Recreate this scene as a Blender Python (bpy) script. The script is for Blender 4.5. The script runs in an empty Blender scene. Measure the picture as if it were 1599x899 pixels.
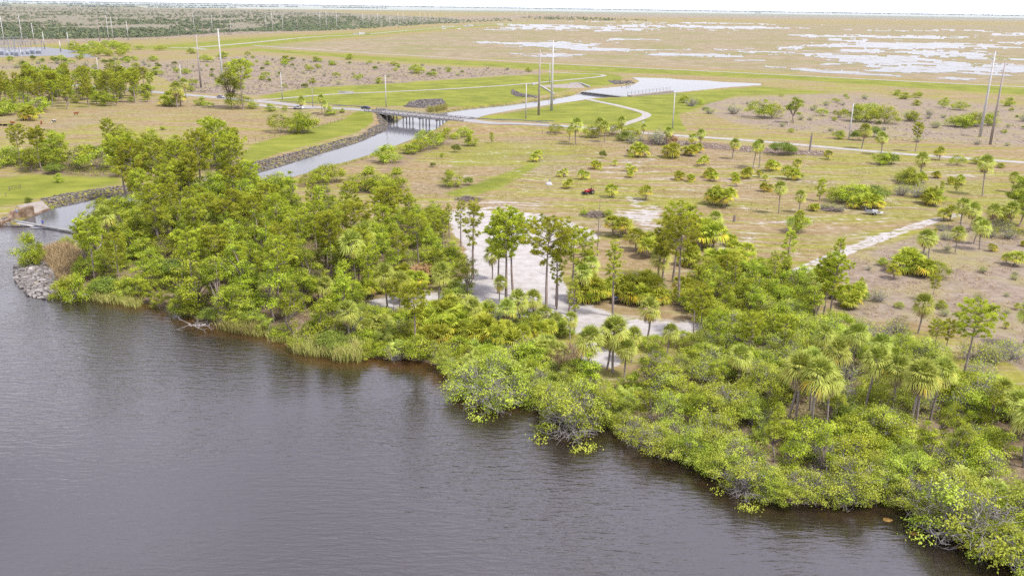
import bpy, math, random
import numpy as np
from mathutils import Vector, Matrix

random.seed(7)
RS = np.random.RandomState(7)
scn = bpy.context.scene
COL = scn.collection
R = math.radians

# ------------------------------------------------------------------ camera
EYE = np.array([0.0, 0.0, 50.0])
FPX, CX, CY = 1340.0, 799.5, 449.5
PITCH, ROLL = math.atan(439.5 / FPX), 0.0144
FWD = np.array([0, math.cos(PITCH), -math.sin(PITCH)])
UP0 = np.array([0, math.sin(PITCH), math.cos(PITCH)])
RT0 = np.array([1.0, 0, 0])
RT = math.cos(ROLL) * RT0 + math.sin(ROLL) * UP0
UP = -math.sin(ROLL) * RT0 + math.cos(ROLL) * UP0
cam_d = bpy.data.cameras.new('camera')
cam_d.sensor_width = 36.0
cam_d.lens = 36.0 * FPX / 1599.0
cam_d.clip_start, cam_d.clip_end = 1.0, 90000.0
cam = bpy.data.objects.new('camera', cam_d)
COL.objects.link(cam)
m = Matrix(((RT[0], UP[0], -FWD[0], EYE[0]), (RT[1], UP[1], -FWD[1], EYE[1]),
            (RT[2], UP[2], -FWD[2], EYE[2]), (0, 0, 0, 1)))
cam.matrix_world = m
scn.camera = cam


def G(px, py, z=0.0):
    """point of the level plane z that stands behind a place in the photograph"""
    d = FWD + (px - CX) / FPX * RT + (CY - py) / FPX * UP
    t = (z - EYE[2]) / d[2]
    p = EYE + d * t
    return float(p[0]), float(p[1])


def proj(x, y, z):
    x, y, z = np.asarray(x, float), np.asarray(y, float), np.asarray(z, float)
    v = np.stack([x - EYE[0], y - EYE[1], z - EYE[2]], -1)
    w = np.maximum(v @ FWD, 1e-3)
    return CX + FPX * (v @ RT) / w, CY - FPX * (v @ UP) / w


def tall(x, y, z, top):
    """height of an upright thing standing at x, y, z that reaches photo row top"""
    lo, hi = 0.1, 260.0
    for _ in range(40):
        mid = (lo + hi) / 2
        if proj(x, y, z + mid)[1] > top:
            lo = mid
        else:
            hi = mid
    return lo


def mpp(x, y):
    """metres per photo pixel at a ground point"""
    return float(np.dot(np.array([x, y, 0]) - EYE, FWD)) / FPX


# ------------------------------------------------------------------ noise
def _hash(i, j, s):
    n = (i * 374761393 + j * 668265263 + s * 982451653) & 0x7fffffff
    n = ((n ^ (n >> 13)) * 1274126177) & 0x7fffffff
    return ((n ^ (n >> 16)) & 0xffff) / 65535.0


def vnoise(x, y, s=0):
    xi, yi = np.floor(x).astype(np.int64), np.floor(y).astype(np.int64)
    fx, fy = x - xi, y - yi
    fx, fy = fx * fx * (3 - 2 * fx), fy * fy * (3 - 2 * fy)
    a, b = _hash(xi, yi, s), _hash(xi + 1, yi, s)
    c, d = _hash(xi, yi + 1, s), _hash(xi + 1, yi + 1, s)
    return (a + (b - a) * fx) * (1 - fy) + (c + (d - c) * fx) * fy


def fbm(x, y, s=0, o=5, g=.55):
    t, a, n = 0, 1.0, 0
    for k in range(o):
        t = t + a * vnoise(x * 2 ** k + 17.3 * k, y * 2 ** k - 9.1 * k, s + k)
        n += a
        a *= g
    return t / n


def sstep(a, b, x):
    t = np.clip((x - a) / (b - a), 0, 1)
    return t * t * (3 - 2 * t)


def polydist(x, y, P, closed=True):
    """unsigned distance to the polyline P and inside mask"""
    P = np.asarray(P, float)
    Q = np.roll(P, -1, 0)
    if not closed:
        P, Q = P[:-1], Q[:-1]
    d2 = np.full(x.shape, 1e18)
    ins = np.zeros(x.shape, bool)
    for (ax, ay), (bx, by) in zip(P, Q):
        ex, ey = bx - ax, by - ay
        L = ex * ex + ey * ey + 1e-12
        t = np.clip(((x - ax) * ex + (y - ay) * ey) / L, 0, 1)
        d2 = np.minimum(d2, (x - ax - t * ex) ** 2 + (y - ay - t * ey) ** 2)
        if closed:
            c = (ay > y) != (by > y)
            ins ^= c & (x < (bx - ax) * (y - ay) / (by - ay + 1e-30) + ax)
    return np.sqrt(d2), ins


def sdist(x, y, P):
    d, i = polydist(x, y, P)
    return np.where(i, -d, d)        # negative inside


# ------------------------------------------------------------------ water outlines and terrain
WL, PL = -1.4, -0.3                 # river and canal level, upper pond level
shore_px = [(-260, 318), (0, 352), (40, 356), (112, 363), (108, 380), (60, 395), (22, 408), (20, 425), (45, 448), (75, 452), (112, 460), (150, 460),
            (200, 470), (262, 484), (300, 499), (330, 511), (370, 513), (400, 517), (430, 527), (470, 545), (510, 556),
            (545, 558), (600, 563), (650, 566), (690, 575), (715, 604), (740, 622), (770, 632), (800, 620), (845, 620),
            (856, 650), (895, 674), (945, 658), (975, 672), (1000, 706), (1040, 718), (1090, 728), (1120, 748),
            (1170, 778), (1215, 792), (1262, 792), (1310, 800), (1370, 788), (1420, 798), (1460, 818), (1500, 842),
            (1545, 868), (1599, 897), (1720, 965), (1900, 1060)]
SHORE = [G(px, py, WL) for px, py in shore_px]
RIVER = SHORE + [(160, 20), (160, -400), (-700, -400), (-700, 240)]
can_l = [(30, 347), (52, 339), (78, 327), (100, 322), (150, 311), (230, 302), (320, 290), (380, 276), (430, 263), (500, 241), (560, 223),
         (604, 204), (606, 190), (640, 183), (690, 177), (740, 170), (800, 164), (850, 157), (890, 151), (912, 146)]
can_r = [(975, 153), (925, 155), (870, 163), (800, 173), (755, 181), (722, 192), (690, 199), (655, 213), (600, 234), (545, 252),
         (480, 270), (430, 284), (385, 295), (320, 312), (230, 328), (152, 340), (118, 356), (108, 364), (40, 358)]
CANAL = [G(px, py, WL) for px, py in can_l + can_r]
pond_px = [(912, 143), (930, 139), (985, 134), (1000, 127), (992, 123), (982, 121), (1040, 123), (1110, 127), (1185, 131), (1195, 132.5), (1140, 136), (1060, 144),
           (983, 151.5)]
POND = [G(px, py, PL) for px, py in pond_px]
road_px = [(-200, 108), (0, 124), (150, 136), (300, 149), (345, 153), (400, 158), (480, 165), (520, 168), (580, 173), (650, 180.5), (719, 187.5), (760, 190.5), (800, 193), (860, 198),
           (920, 203), (970, 205), (1010, 209), (1100, 214.5), (1200, 222), (1300, 231), (1400, 240), (1500, 247), (1600, 254), (1800, 270)]
DECK = 2.5
ROAD = [G(px, py, DECK * float(np.interp(px, [400, 530, 560, 760, 790, 900], [0, .8, 1, 1, .9, 0]))) for px, py in road_px]
BR_A, BR_B = np.array(G(578, 173, DECK)), np.array(G(733, 188.7, DECK))


def hz(x, y):
    """terrain height, vectorised"""
    x, y = np.asarray(x, float), np.asarray(y, float)
    z = np.zeros(x.shape)
    near = (y < 760)
    if near.any():
        xs, ys = x[near], y[near]
        d, _ = polydist(xs, ys, ROAD, closed=False)
        ab = BR_B - BR_A
        L = float(np.hypot(*ab))
        s = ((xs - BR_A[0]) * ab[0] + (ys - BR_A[1]) * ab[1]) / L
        e = np.maximum(0, np.maximum(-s, s - L))
        land = DECK * sstep(75, 0, e) * sstep(19, 6.5, d)
        sr = sdist(xs, ys, RIVER) - .8
        sc = sdist(xs, ys, CANAL)
        sp = sdist(xs, ys, POND)
        zr = np.where(sr > 0, WL + .1 + (land - WL - .1) * sstep(-1, 9, sr), WL + np.maximum(sr * .4, -3.2))
        zc = np.where(sc > 0, WL + .05 + (land - WL - .05) * np.clip(sc / 5.0, 0, 1), WL + np.maximum(sc * .6, -2.5))
        zp = np.where(sp > 0, PL + .05 + (land - PL) * np.clip(sp / 3.0, 0, 1), PL + np.maximum(sp * .5, -1.8))
        z[near] = np.minimum(np.minimum(land, zr), np.minimum(zc, zp))
    return z


def hz1(x, y):
    return float(hz(np.array([x]), np.array([y]))[0])


def GT(px, py):
    z = 0.0
    for _ in range(3):
        x, y = G(px, py, z)
        z = hz1(x, y)
    return x, y, z


# ------------------------------------------------------------------ object helpers
def tag(o, label=None, cat=None, group=None, kind=None):
    if label: o['label'] = label
    if cat: o['category'] = cat
    if group: o['group'] = group
    if kind: o['kind'] = kind
    return o


def link(name, data, parent=None):
    o = bpy.data.objects.new(name, data)
    COL.objects.link(o)
    if parent is not None:
        o.parent = parent
    return o


def empty(name, loc=(0, 0, 0), rz=0.0, s=1.0):
    o = link(name, None)
    o.location, o.rotation_euler, o.scale = loc, (0, 0, rz), (s, s, s)
    o.empty_display_size = .3
    return o


class MB:
    """collects quads and links them as one mesh"""
    def __init__(self):
        self.V, self.F, self.T, self.n = [], [], [], 0

    def add(self, V, F, tint=.5):
        V, F = np.asarray(V, float), np.asarray(F, np.int64)
        self.V.append(V)
        self.F.append(F + self.n)
        self.n += len(V)
        self.T.append(np.broadcast_to(np.asarray(tint, float), (len(F),)))
        return self

    def box(self, c, s, rz=0.0, tint=.5, taper=1.0, ry=0.0, rx=0.0):
        sx, sy, sz = np.asarray(s) / 2.0
        v = np.array([(x * (taper if z > 0 else 1), y * (taper if z > 0 else 1), z) for z in (-sz, sz) for x, y in
                      ((-sx, -sy), (sx, -sy), (sx, sy), (-sx, sy))])
        M = np.array(Matrix.Rotation(rz, 3, 'Z') @ Matrix.Rotation(ry, 3, 'Y') @ Matrix.Rotation(rx, 3, 'X'))
        v = v @ M.T + np.asarray(c)
        return self.add(v, [(3, 2, 1, 0), (4, 5, 6, 7), (0, 1, 5, 4), (1, 2, 6, 5), (2, 3, 7, 6), (3, 0, 4, 7)], tint)

    def tube(self, P, rad, n=6, tint=.5, cap=False):
        P = np.asarray(P, float)
        rad = np.broadcast_to(np.asarray(rad, float), (len(P),))
        T = np.gradient(P, axis=0)
        T /= np.linalg.norm(T, axis=1, keepdims=True) + 1e-9
        ref = np.array([1.0, 0, 0]) if abs(T[0][0]) < .8 else np.array([0, 1.0, 0])
        A = np.cross(T, ref)
        A /= np.linalg.norm(A, axis=1, keepdims=True) + 1e-9
        B = np.cross(T, A)
        a = np.arange(n) / n * 2 * math.pi
        V = (P[:, None, :] + rad[:, None, None] * (np.cos(a)[None, :, None] * A[:, None, :] + np.sin(a)[None, :, None] * B[:, None, :])).reshape(-1, 3)
        F = [(k * n + i, k * n + (i + 1) % n, (k + 1) * n + (i + 1) % n, (k + 1) * n + i) for k in range(len(P) - 1) for i in range(n)]
        if cap:
            V = np.vstack([V, P[-1], P[0]])
            e = (len(P) - 1) * n
            t, b = len(V) - 2, len(V) - 1
            F += [(e + i, e + (i + 1) % n, e + (i + 2) % n, t) for i in range(0, n, 2)]
            F += [(i, b, (i + 2) % n, (i + 1) % n) for i in range(0, n, 2)]
        return self.add(V, F, tint)

    def mesh(self, name, mat, smooth=False):
        me = bpy.data.meshes.new(name)
        if self.V:
            V, F, T = np.vstack(self.V), np.vstack(self.F), np.concatenate(self.T)
            me.from_pydata(V.tolist(), [], F.tolist())
            a = me.attributes.new('tint', 'FLOAT', 'FACE')
            a.data.foreach_set('value', np.ascontiguousarray(T, np.float32))
            if smooth:
                me.polygons.foreach_set('use_smooth', np.ones(len(F), bool))
        me.materials.append(mat)
        return me

    def build(self, name, mat, parent=None, smooth=False):
        return link(name, self.mesh(name, mat, smooth), parent)


def leaves(mb, C, N, L, W, rs, tint, fold=.2):
    C = np.asarray(C)
    n = len(C)
    N = N / (np.linalg.norm(N, axis=1, keepdims=True) + 1e-9)
    r = rs.normal(size=(n, 3))
    t = np.cross(N, r)
    t /= np.linalg.norm(t, axis=1, keepdims=True) + 1e-9
    b = np.cross(N, t)
    L, W = np.broadcast_to(L, (n,))[:, None], np.broadcast_to(W, (n,))[:, None]
    V = np.stack([C - t * L * .5, C + b * W * .5 - N * fold * W, C + t * L * .5 - N * fold * W * .5, C - b * W * .5 - N * fold * W], 1).reshape(-1, 3)
    mb.add(V, np.arange(n * 4).reshape(n, 4), tint)


# ------------------------------------------------------------------ materials
def newmat(name):
    mt = bpy.data.materials.new(name)
    mt.use_nodes = True
    nt = mt.node_tree
    nt.nodes.clear()
    return mt, nt


class NT:
    """terse node wiring"""
    def __init__(self, nt):
        self.nt = nt

    def n(self, t, ins=None, **kw):
        nd = self.nt.nodes.new(t)
        for k, v in kw.items():
            setattr(nd, k, v)
        for k, v in (ins or {}).items():
            self.put(nd.inputs[k], v)
        return nd

    def put(self, sock, v):
        if hasattr(v, 'is_output'):
            self.nt.links.new(v, sock)
        elif isinstance(v, tuple) and len(v) == 3 and sock.type == 'RGBA':
            sock.default_value = (*v, 1)
        else:
            sock.default_value = v

    def math(self, op, a, b=0.0, clamp=False):
        nd = self.n('ShaderNodeMath', {0: a, 1: b}, operation=op)
        nd.use_clamp = clamp
        return nd.outputs[0]

    def mix(self, f, a, b, mode='MIX'):
        nd = self.n('ShaderNodeMix', data_type='RGBA', blend_type=mode)
        self.put(nd.inputs[0], f)
        self.put(nd.inputs[6], a)
        self.put(nd.inputs[7], b)
        return nd.outputs[2]

    def noise(self, vec, scale, detail=5, rough=.55, dist=0.0):
        nd = self.n('ShaderNodeTexNoise', {'Scale': scale, 'Detail': detail, 'Roughness': rough, 'Distortion': dist})
        if vec is not None:
            self.put(nd.inputs['Vector'], vec)
        return nd.outputs['Fac']

    def ramp(self, f, a, b):
        nd = self.n('ShaderNodeMapRange', {0: f, 1: a, 2: b, 3: 0.0, 4: 1.0}, interpolation_type='SMOOTHSTEP')
        return nd.outputs[0]

    def mapping(self, vec, rot=0.0, scale=(1, 1, 1)):
        return self.n('ShaderNodeMapping', {'Vector': vec, 'Rotation': (0, 0, rot), 'Scale': scale}).outputs[0]

    def attr(self, name):
        return self.n('ShaderNodeAttribute', attribute_name=name).outputs['Fac']

    def out(self, sh):
        o = self.n('ShaderNodeOutputMaterial')
        self.nt.links.new(sh, o.inputs[0])
        return o

    def bsdf(self, col, rough=.8, spec=.2, normal=None, **ins):
        d = {'Base Color': col, 'Roughness': rough, 'Specular IOR Level': spec}
        d.update(ins)
        b = self.n('ShaderNodeBsdfPrincipled', d)
        if normal is not None:
            self.nt.links.new(normal, b.inputs['Normal'])
        return b.outputs[0]

    def bump(self, h, strength=.5, dist=.1):
        return self.n('ShaderNodeBump', {'Height': h, 'Strength': strength, 'Distance': dist}).outputs[0]

    def pos(self):
        return self.n('ShaderNodeNewGeometry').outputs['Position']

    def obj(self):
        return self.n('ShaderNodeTexCoord').outputs['Object']


AL = .62


def sc3(c):
    return tuple(x * AL for x in c)


def leafmat(name, dark, light, odd=None, trans=.33, spread=.42):
    mt, nt = newmat(name)
    k = NT(nt)
    dark, light, odd = [tuple(x * .76 for x in q) if q else None for q in (dark, light, odd)]
    t = k.attr('tint')
    col = k.mix(k.ramp(t, .0, 1.0), dark, light)
    if odd:
        col = k.mix(k.ramp(t, .955, .985), col, odd)
    rnd = k.n('ShaderNodeObjectInfo').outputs['Random']
    hsv = k.n('ShaderNodeHueSaturation', {'Color': col, 'Hue': k.math('ADD', .5 - .012, k.math('MULTIPLY', rnd, .026)),
                                          'Saturation': 1.0, 'Value': k.math('ADD', 1.04 - spread / 2, k.math('MULTIPLY', rnd, spread))})
    col = hsv.outputs[0]
    p = k.bsdf(col, .6, .10)
    tr = k.n('ShaderNodeBsdfTranslucent', {'Color': k.mix(.5, col, k.mix(1.0, col, (1.0, .95, .35), 'MULTIPLY'))}).outputs[0]
    ms = k.n('ShaderNodeMixShader', {0: trans, 1: p, 2: tr}).outputs[0]
    k.out(ms)
    return mt


def roughmat(name, c1, c2, scale=3.0, rough=.85, spec=.2, bump=.4, bdist=.03, stretch=(1, 1, 1), tintvar=0.0):
    mt, nt = newmat(name)
    k = NT(nt)
    c1, c2 = sc3(c1), sc3(c2)
    v = k.mapping(k.obj(), 0, stretch)
    n1 = k.noise(v, scale, 7, .65)
    col = k.mix(k.ramp(n1, .3, .7), c1, c2)
    if tintvar:
        t = k.attr('tint')
        col = k.mix(1.0, col, k.n('ShaderNodeCombineColor', {0: k.math('ADD', 1 - tintvar / 2, k.math('MULTIPLY', t, tintvar)),
                                                               1: k.math('ADD', 1 - tintvar / 2, k.math('MULTIPLY', t, tintvar)),
                                                               2: k.math('ADD', 1 - tintvar / 2, k.math('MULTIPLY', t, tintvar))}).outputs[0], 'MULTIPLY')
    k.out(k.bsdf(col, rough, spec, k.bump(n1, bump, bdist)))
    return mt


def flat(name, c, rough=.5, spec=.4, metal=0.0):
    mt, nt = newmat(name)
    k = NT(nt)
    c = sc3(c)
    n1 = k.noise(k.obj(), 4.0, 5)
    col = k.mix(k.math('MULTIPLY', n1, .35), c, tuple(x * .55 for x in c))
    k.out(k.bsdf(col, rough, spec, None, Metallic=metal))
    return mt


M = {}
M['oak'] = leafmat('leaf_broad', (.13, .18, .015), (.56, .64, .05), (.62, .61, .16))
M['lime'] = leafmat('leaf_bright', (.17, .24, .015), (.60, .67, .06), (.64, .66, .14))
M['mang'] = leafmat('leaf_mangrove', (.18, .24, .02), (.66, .74, .10), (.72, .70, .14), spread=.35)
M['dusky'] = leafmat('leaf_dusky', (.14, .20, .03), (.30, .36, .06))
M['pine'] = leafmat('needles', (.26, .31, .02), (.70, .74, .09), trans=.40)
M['pineyoung'] = leafmat('needles_pale', (.36, .42, .04), (.74, .79, .12), trans=.42)
M['palm'] = leafmat('fronds', (.19, .26, .035), (.62, .66, .14), (.74, .58, .08), trans=.25, spread=.35)
M['palmetto'] = leafmat('fronds_short', (.16, .22, .02), (.56, .58, .06), (.74, .54, .05), trans=.25, spread=.4)
M['deadfrond'] = leafmat('fronds_dead', (.30, .20, .12), (.55, .43, .33), (.5, .33, .06), trans=.15)
M['rust'] = leafmat('foliage_dead', (.36, .19, .09), (.50, .32, .17), trans=.15)
M['reed'] = leafmat('reed_blades', (.32, .33, .07), (.60, .57, .20), (.60, .45, .25), trans=.3)
M['drygrass'] = leafmat('dry_blades', (.36, .26, .13), (.55, .43, .25), trans=.2)
M['bark'] = roughmat('bark', (.22, .165, .14), (.52, .42, .375), 5.0, stretch=(1, 1, .25))
M['palmbark'] = roughmat('palm_bark', (.27, .215, .18), (.54, .47, .42), 4.0, stretch=(1, 1, 3))
M['twig'] = roughmat('twigs', (.27, .24, .225), (.54, .50, .48), 3.0)
M['deadwood'] = roughmat('dead_wood', (.20, .15, .13), (.40, .33, .30), 4.0)
M['concrete'] = roughmat('concrete', (.36, .34, .33), (.64, .62, .60), .5, bump=.2)
M['oldconcrete'] = roughmat('old_concrete', (.17, .10, .055), (.42, .32, .24), .55, bump=.4)
M['polecon'] = roughmat('pole_concrete', (.56, .55, .545), (.76, .745, .735), .5, bump=.1)
M['polewood'] = roughmat('pole_wood', (.36, .31, .285), (.54, .475, .44), 2.0, stretch=(1, 1, .1))
M['rock'] = roughmat('rock', (.12, .105, .10), (.26, .23, .22), 1.2, bump=.5, tintvar=.9)
M['rockpale'] = roughmat('rock_pale', (.19, .17, .16), (.38, .35, .33), 1.2, bump=.5, tintvar=.8)
M['steel'] = flat('galvanised', (.42, .43, .45), .45, .5, .4)
M['white'] = flat('white_paint', (.74, .74, .74), .4)
M['bluewhite'] = flat('bluish_paint', (.48, .54, .68), .4)
M['red'] = flat('red_paint', (.48, .035, .04), .5)
M['black'] = flat('black_rubber', (.02, .02, .022), .7)
M['glass'] = flat('dark_glass', (.03, .035, .045), .08, .6)
M['silver'] = flat('silver_paint', (.55, .57, .60), .3, .5, .3)
M['navy'] = flat('navy_paint', (.03, .05, .12), .3, .5)
M['chrome'] = flat('wheel_metal', (.5, .5, .5), .3, .5, .6)
M['wood'] = roughmat('post_wood', (.16, .12, .09), (.32, .26, .22), 3)
M['cowred'] = flat('hide_red', (.33, .10, .035), .8, .1)
M['cowblack'] = flat('hide_black', (.02, .018, .017), .7, .1)
M['tarp'] = flat('white_tarp', (.72, .70, .72), .6)
# ------------------------------------------------------------------ ground sheet
def ang_axis():
    a = [-62, -56, -50, -46, -43]
    a += list(np.linspace(-40, 40, 471))
    a += [43, 46, 50, 56, 62]
    return np.radians(np.array(a))


def r_axis():
    r, out = 58.0, []
    while r < 60000:
        out.append(r)
        r += max(.85, r * r / 67000 * 1.5)
    return np.array(out)


def polar(az, rr):
    A, Q = np.meshgrid(az, rr)
    return Q * np.sin(A), Q * np.cos(A)


def gridfaces(nr, nc):
    i = np.arange(nr - 1)[:, None] * nc + np.arange(nc - 1)[None, :]
    return np.stack([i, i + 1, i + nc + 1, i + nc], -1).reshape(-1, 4)


AZ, RR = ang_axis(), r_axis()
GX, GY = polar(AZ, RR)
gx, gy = GX.ravel(), GY.ravel()
gz = hz(gx, gy)
ux, uy = proj(gx, gy, np.zeros_like(gx))      # where each ground point lies in the survey picture


def area(polys, soft=6.0):
    """soft membership 0..1 of the surveyed outlines"""
    m = np.zeros(gx.shape)
    for P, s in polys:
        P = np.asarray(P, float)
        soft = soft * 1.6
        lo, hi = P.min(0) - 3 * soft, P.max(0) + 3 * soft
        w = (ux > lo[0]) & (ux < hi[0]) & (uy > lo[1]) & (uy < hi[1])
        if w.any():
            d = sdist(ux[w], uy[w], P)
            m[w] = np.maximum(m[w], s * sstep(soft, -soft, d))
    return m


def ribbon_mask(P, width, soft):
    P = np.asarray([G(*p) for p in P])
    w = gy < 900
    m = np.zeros(gx.shape)
    d, _ = polydist(gx[w], gy[w], P, closed=False)
    m[w] = sstep(width / 2 + soft, width / 2 - soft, d)
    return m


green = np.maximum.reduce([
    area([([(372, 250), (395, 225), (450, 210), (520, 190), (575, 179), (584, 190), (560, 206), (500, 221), (430, 241), (385, 258)], 1.0),
          ([(860, 200), (1050, 209), (1250, 223), (1599, 246), (1900, 265), (1900, 250), (1599, 238), (1250, 214), (1050, 203), (900, 199)], .6),
          ([(1000, 214), (1200, 228), (1599, 258), (1900, 282), (1900, 292), (1599, 266), (1200, 234), (1000, 220)], .55)], 4),
    area([([(-400, 262), (0, 272), (120, 268), (180, 268), (200, 290), (120, 303), (60, 314), (0, 328), (-400, 350)], .72)], 10),
    area([([(400, 151), (480, 137), (600, 131), (800, 118), (930, 112), (965, 117), (975, 122), (960, 132), (900, 138), (840, 150), (780, 163), (700, 168), (560, 165), (450, 160)], .95),
          ([(740, 186), (800, 174), (900, 158), (950, 152), (1060, 144), (1190, 134), (1330, 146), (1150, 151), (1100, 166), (1060, 180), (1075, 206), (1000, 205), (900, 198), (800, 191)], .85),
          ([(60, 73), (120, 70), (140, 80), (70, 86)], .9)], 3),
    area([([(380, 79), (600, 95), (800, 107), (1200, 123), (1599, 149), (2000, 177), (2000, 160), (1599, 137), (1200, 114), (800, 98), (600, 89), (400, 75)], .85),
          ([(200, 77), (230, 71), (400, 58), (560, 51), (740, 38), (850, 33), (850, 36), (740, 43), (620, 53), (500, 63), (400, 74), (300, 80)], .8)], 2.0),
    area([([(690, 302), (800, 265), (830, 252), (845, 258), (780, 296), (720, 312)], .9)], 8),
    area([([(700, 215), (900, 222), (1000, 240), (900, 262), (780, 265), (690, 285)], .50),
          ([(880, 330), (960, 322), (985, 330), (960, 350), (900, 355)], .6),
          ([(110, 372), (150, 365), (165, 385), (130, 415)], .8)], 14),
    area([([(1000, 70), (1300, 80), (1500, 90), (1500, 96), (1200, 92), (1000, 80)], .35)], 8)])
brush = np.maximum.reduce([
    area([([(235, 97), (400, 86), (600, 99), (800, 109), (850, 113), (840, 118), (600, 132), (480, 138), (400, 150), (300, 146), (240, 115)], 1.0),
          ([(-300, 78), (0, 71), (200, 63), (400, 54), (560, 46), (560, 41), (400, 46), (200, 54), (0, 60), (-300, 70)], 1.0),
          ([(-300, 104), (0, 98), (240, 92), (240, 112), (0, 112), (-300, 120)], .7),
          ([(-300, 9), (0, 9), (400, 42), (560, 37), (700, 32), (900, 28), (1000, 30), (900, 37), (560, 41), (400, 52), (0, 60), (-300, 70)], .8)], 3),
    area([([(1100, 152), (1300, 141), (1599, 163), (1900, 180), (1900, 245), (1599, 232), (1250, 208), (1150, 196), (1090, 175)], .8)], 12),
    area([([(1255, 432), (1330, 402), (1500, 345), (1599, 372), (1800, 410), (1800, 600), (1599, 580), (1480, 505), (1330, 495)], 1.0)], 14),
    area([([(-300, 176), (0, 180), (150, 165), (300, 160), (400, 172), (400, 200), (200, 230), (0, 260), (-300, 260)], .35)], 14),
    area([([(540, 42), (700, 36), (900, 29), (1300, 33), (1700, 36), (1700, 24), (900, 20), (540, 28)], .7)], 4)])
marsh = area([([(560, 62), (850, 36), (1599, 40), (2600, 60), (2600, 210), (1599, 132), (1200, 111), (800, 94), (430, 76), (400, 72)], 1.0)], 3)
soil = area([([(1000, 218), (1060, 219), (1150, 227), (1300, 238), (1300, 245), (1180, 239), (1080, 230), (1000, 226)], 1.0),
             ([(650, 208), (720, 205), (735, 213), (680, 240), (560, 300), (520, 310), (600, 255)], .5)], 5)
sand = np.maximum.reduce([
    area([([(690, 332), (730, 322), (800, 326), (850, 335), (890, 345), (925, 358), (940, 372), (900, 385), (872, 398), (878, 425), (888, 450), (930, 478), (980, 497), (1060, 500), (1110, 498), (1128, 508),
             (1060, 527), (985, 524), (900, 522), (800, 490), (745, 505), (690, 492), (640, 480), (590, 484), (575, 468), (640, 458), (700, 452), (735, 425), (722, 385)], 1.0)], 11),
    area([([(870, 538), (930, 532), (985, 560), (955, 578), (900, 568)], .75)], 6),
    area([([(870, 328), (960, 318), (1030, 308), (1055, 330), (1010, 362), (940, 350)], .60),
          ([(965, 302), (1000, 296), (1035, 330), (1022, 345), (980, 340)], .66),
          ([(1120, 345), (1190, 332), (1215, 400), (1160, 412), (1118, 372)], .58),
          ([(1010, 285), (1100, 275), (1120, 290), (1060, 325), (1010, 310)], .53),
          ([(1330, 455), (1420, 420), (1599, 400), (1750, 420), (1750, 520), (1599, 530), (1450, 470)], .46),
          ([(1230, 240), (1330, 240), (1330, 262), (1250, 265)], .45),
          ([(870, 235), (1200, 225), (1320, 300), (1200, 420), (1000, 370), (850, 310)], .50)], 16),
    area([([(900, 200), (1580, 250), (1500, 340), (1240, 430), (1000, 400), (700, 330), (640, 260), (720, 212)], .39)], 20),
    .78 * ribbon_mask([(1215, 433), (1240, 421), (1320, 388), (1400, 359), (1488, 333)], 1.5, .9),
    .76 * ribbon_mask([(1232, 438), (1262, 424), (1336, 391), (1412, 362), (1494, 337)], 1.3, .9),
    .62 * ribbon_mask([(1225, 435), (1252, 422), (1328, 389), (1406, 360), (1491, 335)], 5.0, 1.5),
    .6 * ribbon_mask([(1140, 352), (1250, 345), (1330, 342), (1420, 340), (1480, 334)], 2.2, 1.6),
    .55 * ribbon_mask([(1270, 372), (1350, 355), (1400, 345)], 1.2, 1.2),
    .5 * ribbon_mask([(975, 300), (1000, 318), (1025, 330), (1015, 345), (960, 365)], 4.0, 2.5),
    .5 * ribbon_mask([(700, 480), (660, 478), (590, 474)], 6, 2)])
WOOD_A1 = [(20, 262), (60, 248), (150, 236), (240, 234), (330, 228), (378, 248), (372, 262), (250, 276), (150, 276), (40, 270)]
WOOD_A2 = [(165, 345), (200, 322), (300, 310), (385, 302), (430, 320), (520, 345), (575, 385), (592, 440), (565, 490), (560, 552), (470, 540),
           (400, 512), (330, 504), (260, 477), (200, 462), (150, 452), (128, 430), (150, 400), (152, 365)]
WOOD_B = [(560, 385), (620, 345), (690, 355), (712, 400), (705, 435), (600, 462)]
WOOD_C = [(565, 495), (690, 492), (760, 505), (830, 522), (885, 565), (855, 612), (800, 614), (740, 612), (690, 568), (600, 558)]
WOOD_D = [(905, 585), (960, 592), (1060, 560), (1130, 528), (1200, 495), (1290, 505), (1350, 525), (1440, 565), (1520, 605), (1599, 640), (1750, 690),
          (1750, 980), (1599, 890), (1500, 836), (1420, 792), (1310, 794), (1200, 786), (1100, 722), (1000, 700), (950, 650), (880, 640), (850, 610)]
WOOD_E = [(1060, 470), (1100, 440), (1180, 432), (1255, 445), (1262, 500), (1200, 510), (1130, 530), (1100, 500)]
floor = area([(P, 1.0) for P in (WOOD_A1, WOOD_A2, WOOD_B, WOOD_C, WOOD_D, WOOD_E)] +
             [([(560, 480), (700, 480), (700, 580), (640, 572), (560, 568)], 1.0), ([(930, 440), (1080, 440), (1075, 478), (990, 490), (920, 465)], .7)], 9)
bank = np.zeros(gx.shape)
nb = gy < 700
bank[nb] = sstep(4.5, 1.5, np.abs(sdist(gx[nb], gy[nb], CANAL)))
hzy = 10 + (ux - 800) * ROLL
nbh = uy - hzy
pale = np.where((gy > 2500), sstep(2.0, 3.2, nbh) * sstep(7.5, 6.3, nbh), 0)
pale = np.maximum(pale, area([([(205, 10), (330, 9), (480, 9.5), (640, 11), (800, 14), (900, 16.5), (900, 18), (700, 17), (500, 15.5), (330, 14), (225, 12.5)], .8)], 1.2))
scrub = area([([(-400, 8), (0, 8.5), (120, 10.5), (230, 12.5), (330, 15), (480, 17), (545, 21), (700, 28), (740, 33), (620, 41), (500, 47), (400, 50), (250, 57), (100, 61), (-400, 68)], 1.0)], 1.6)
azure = sstep(5500, 9000, gy) * .6

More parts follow.
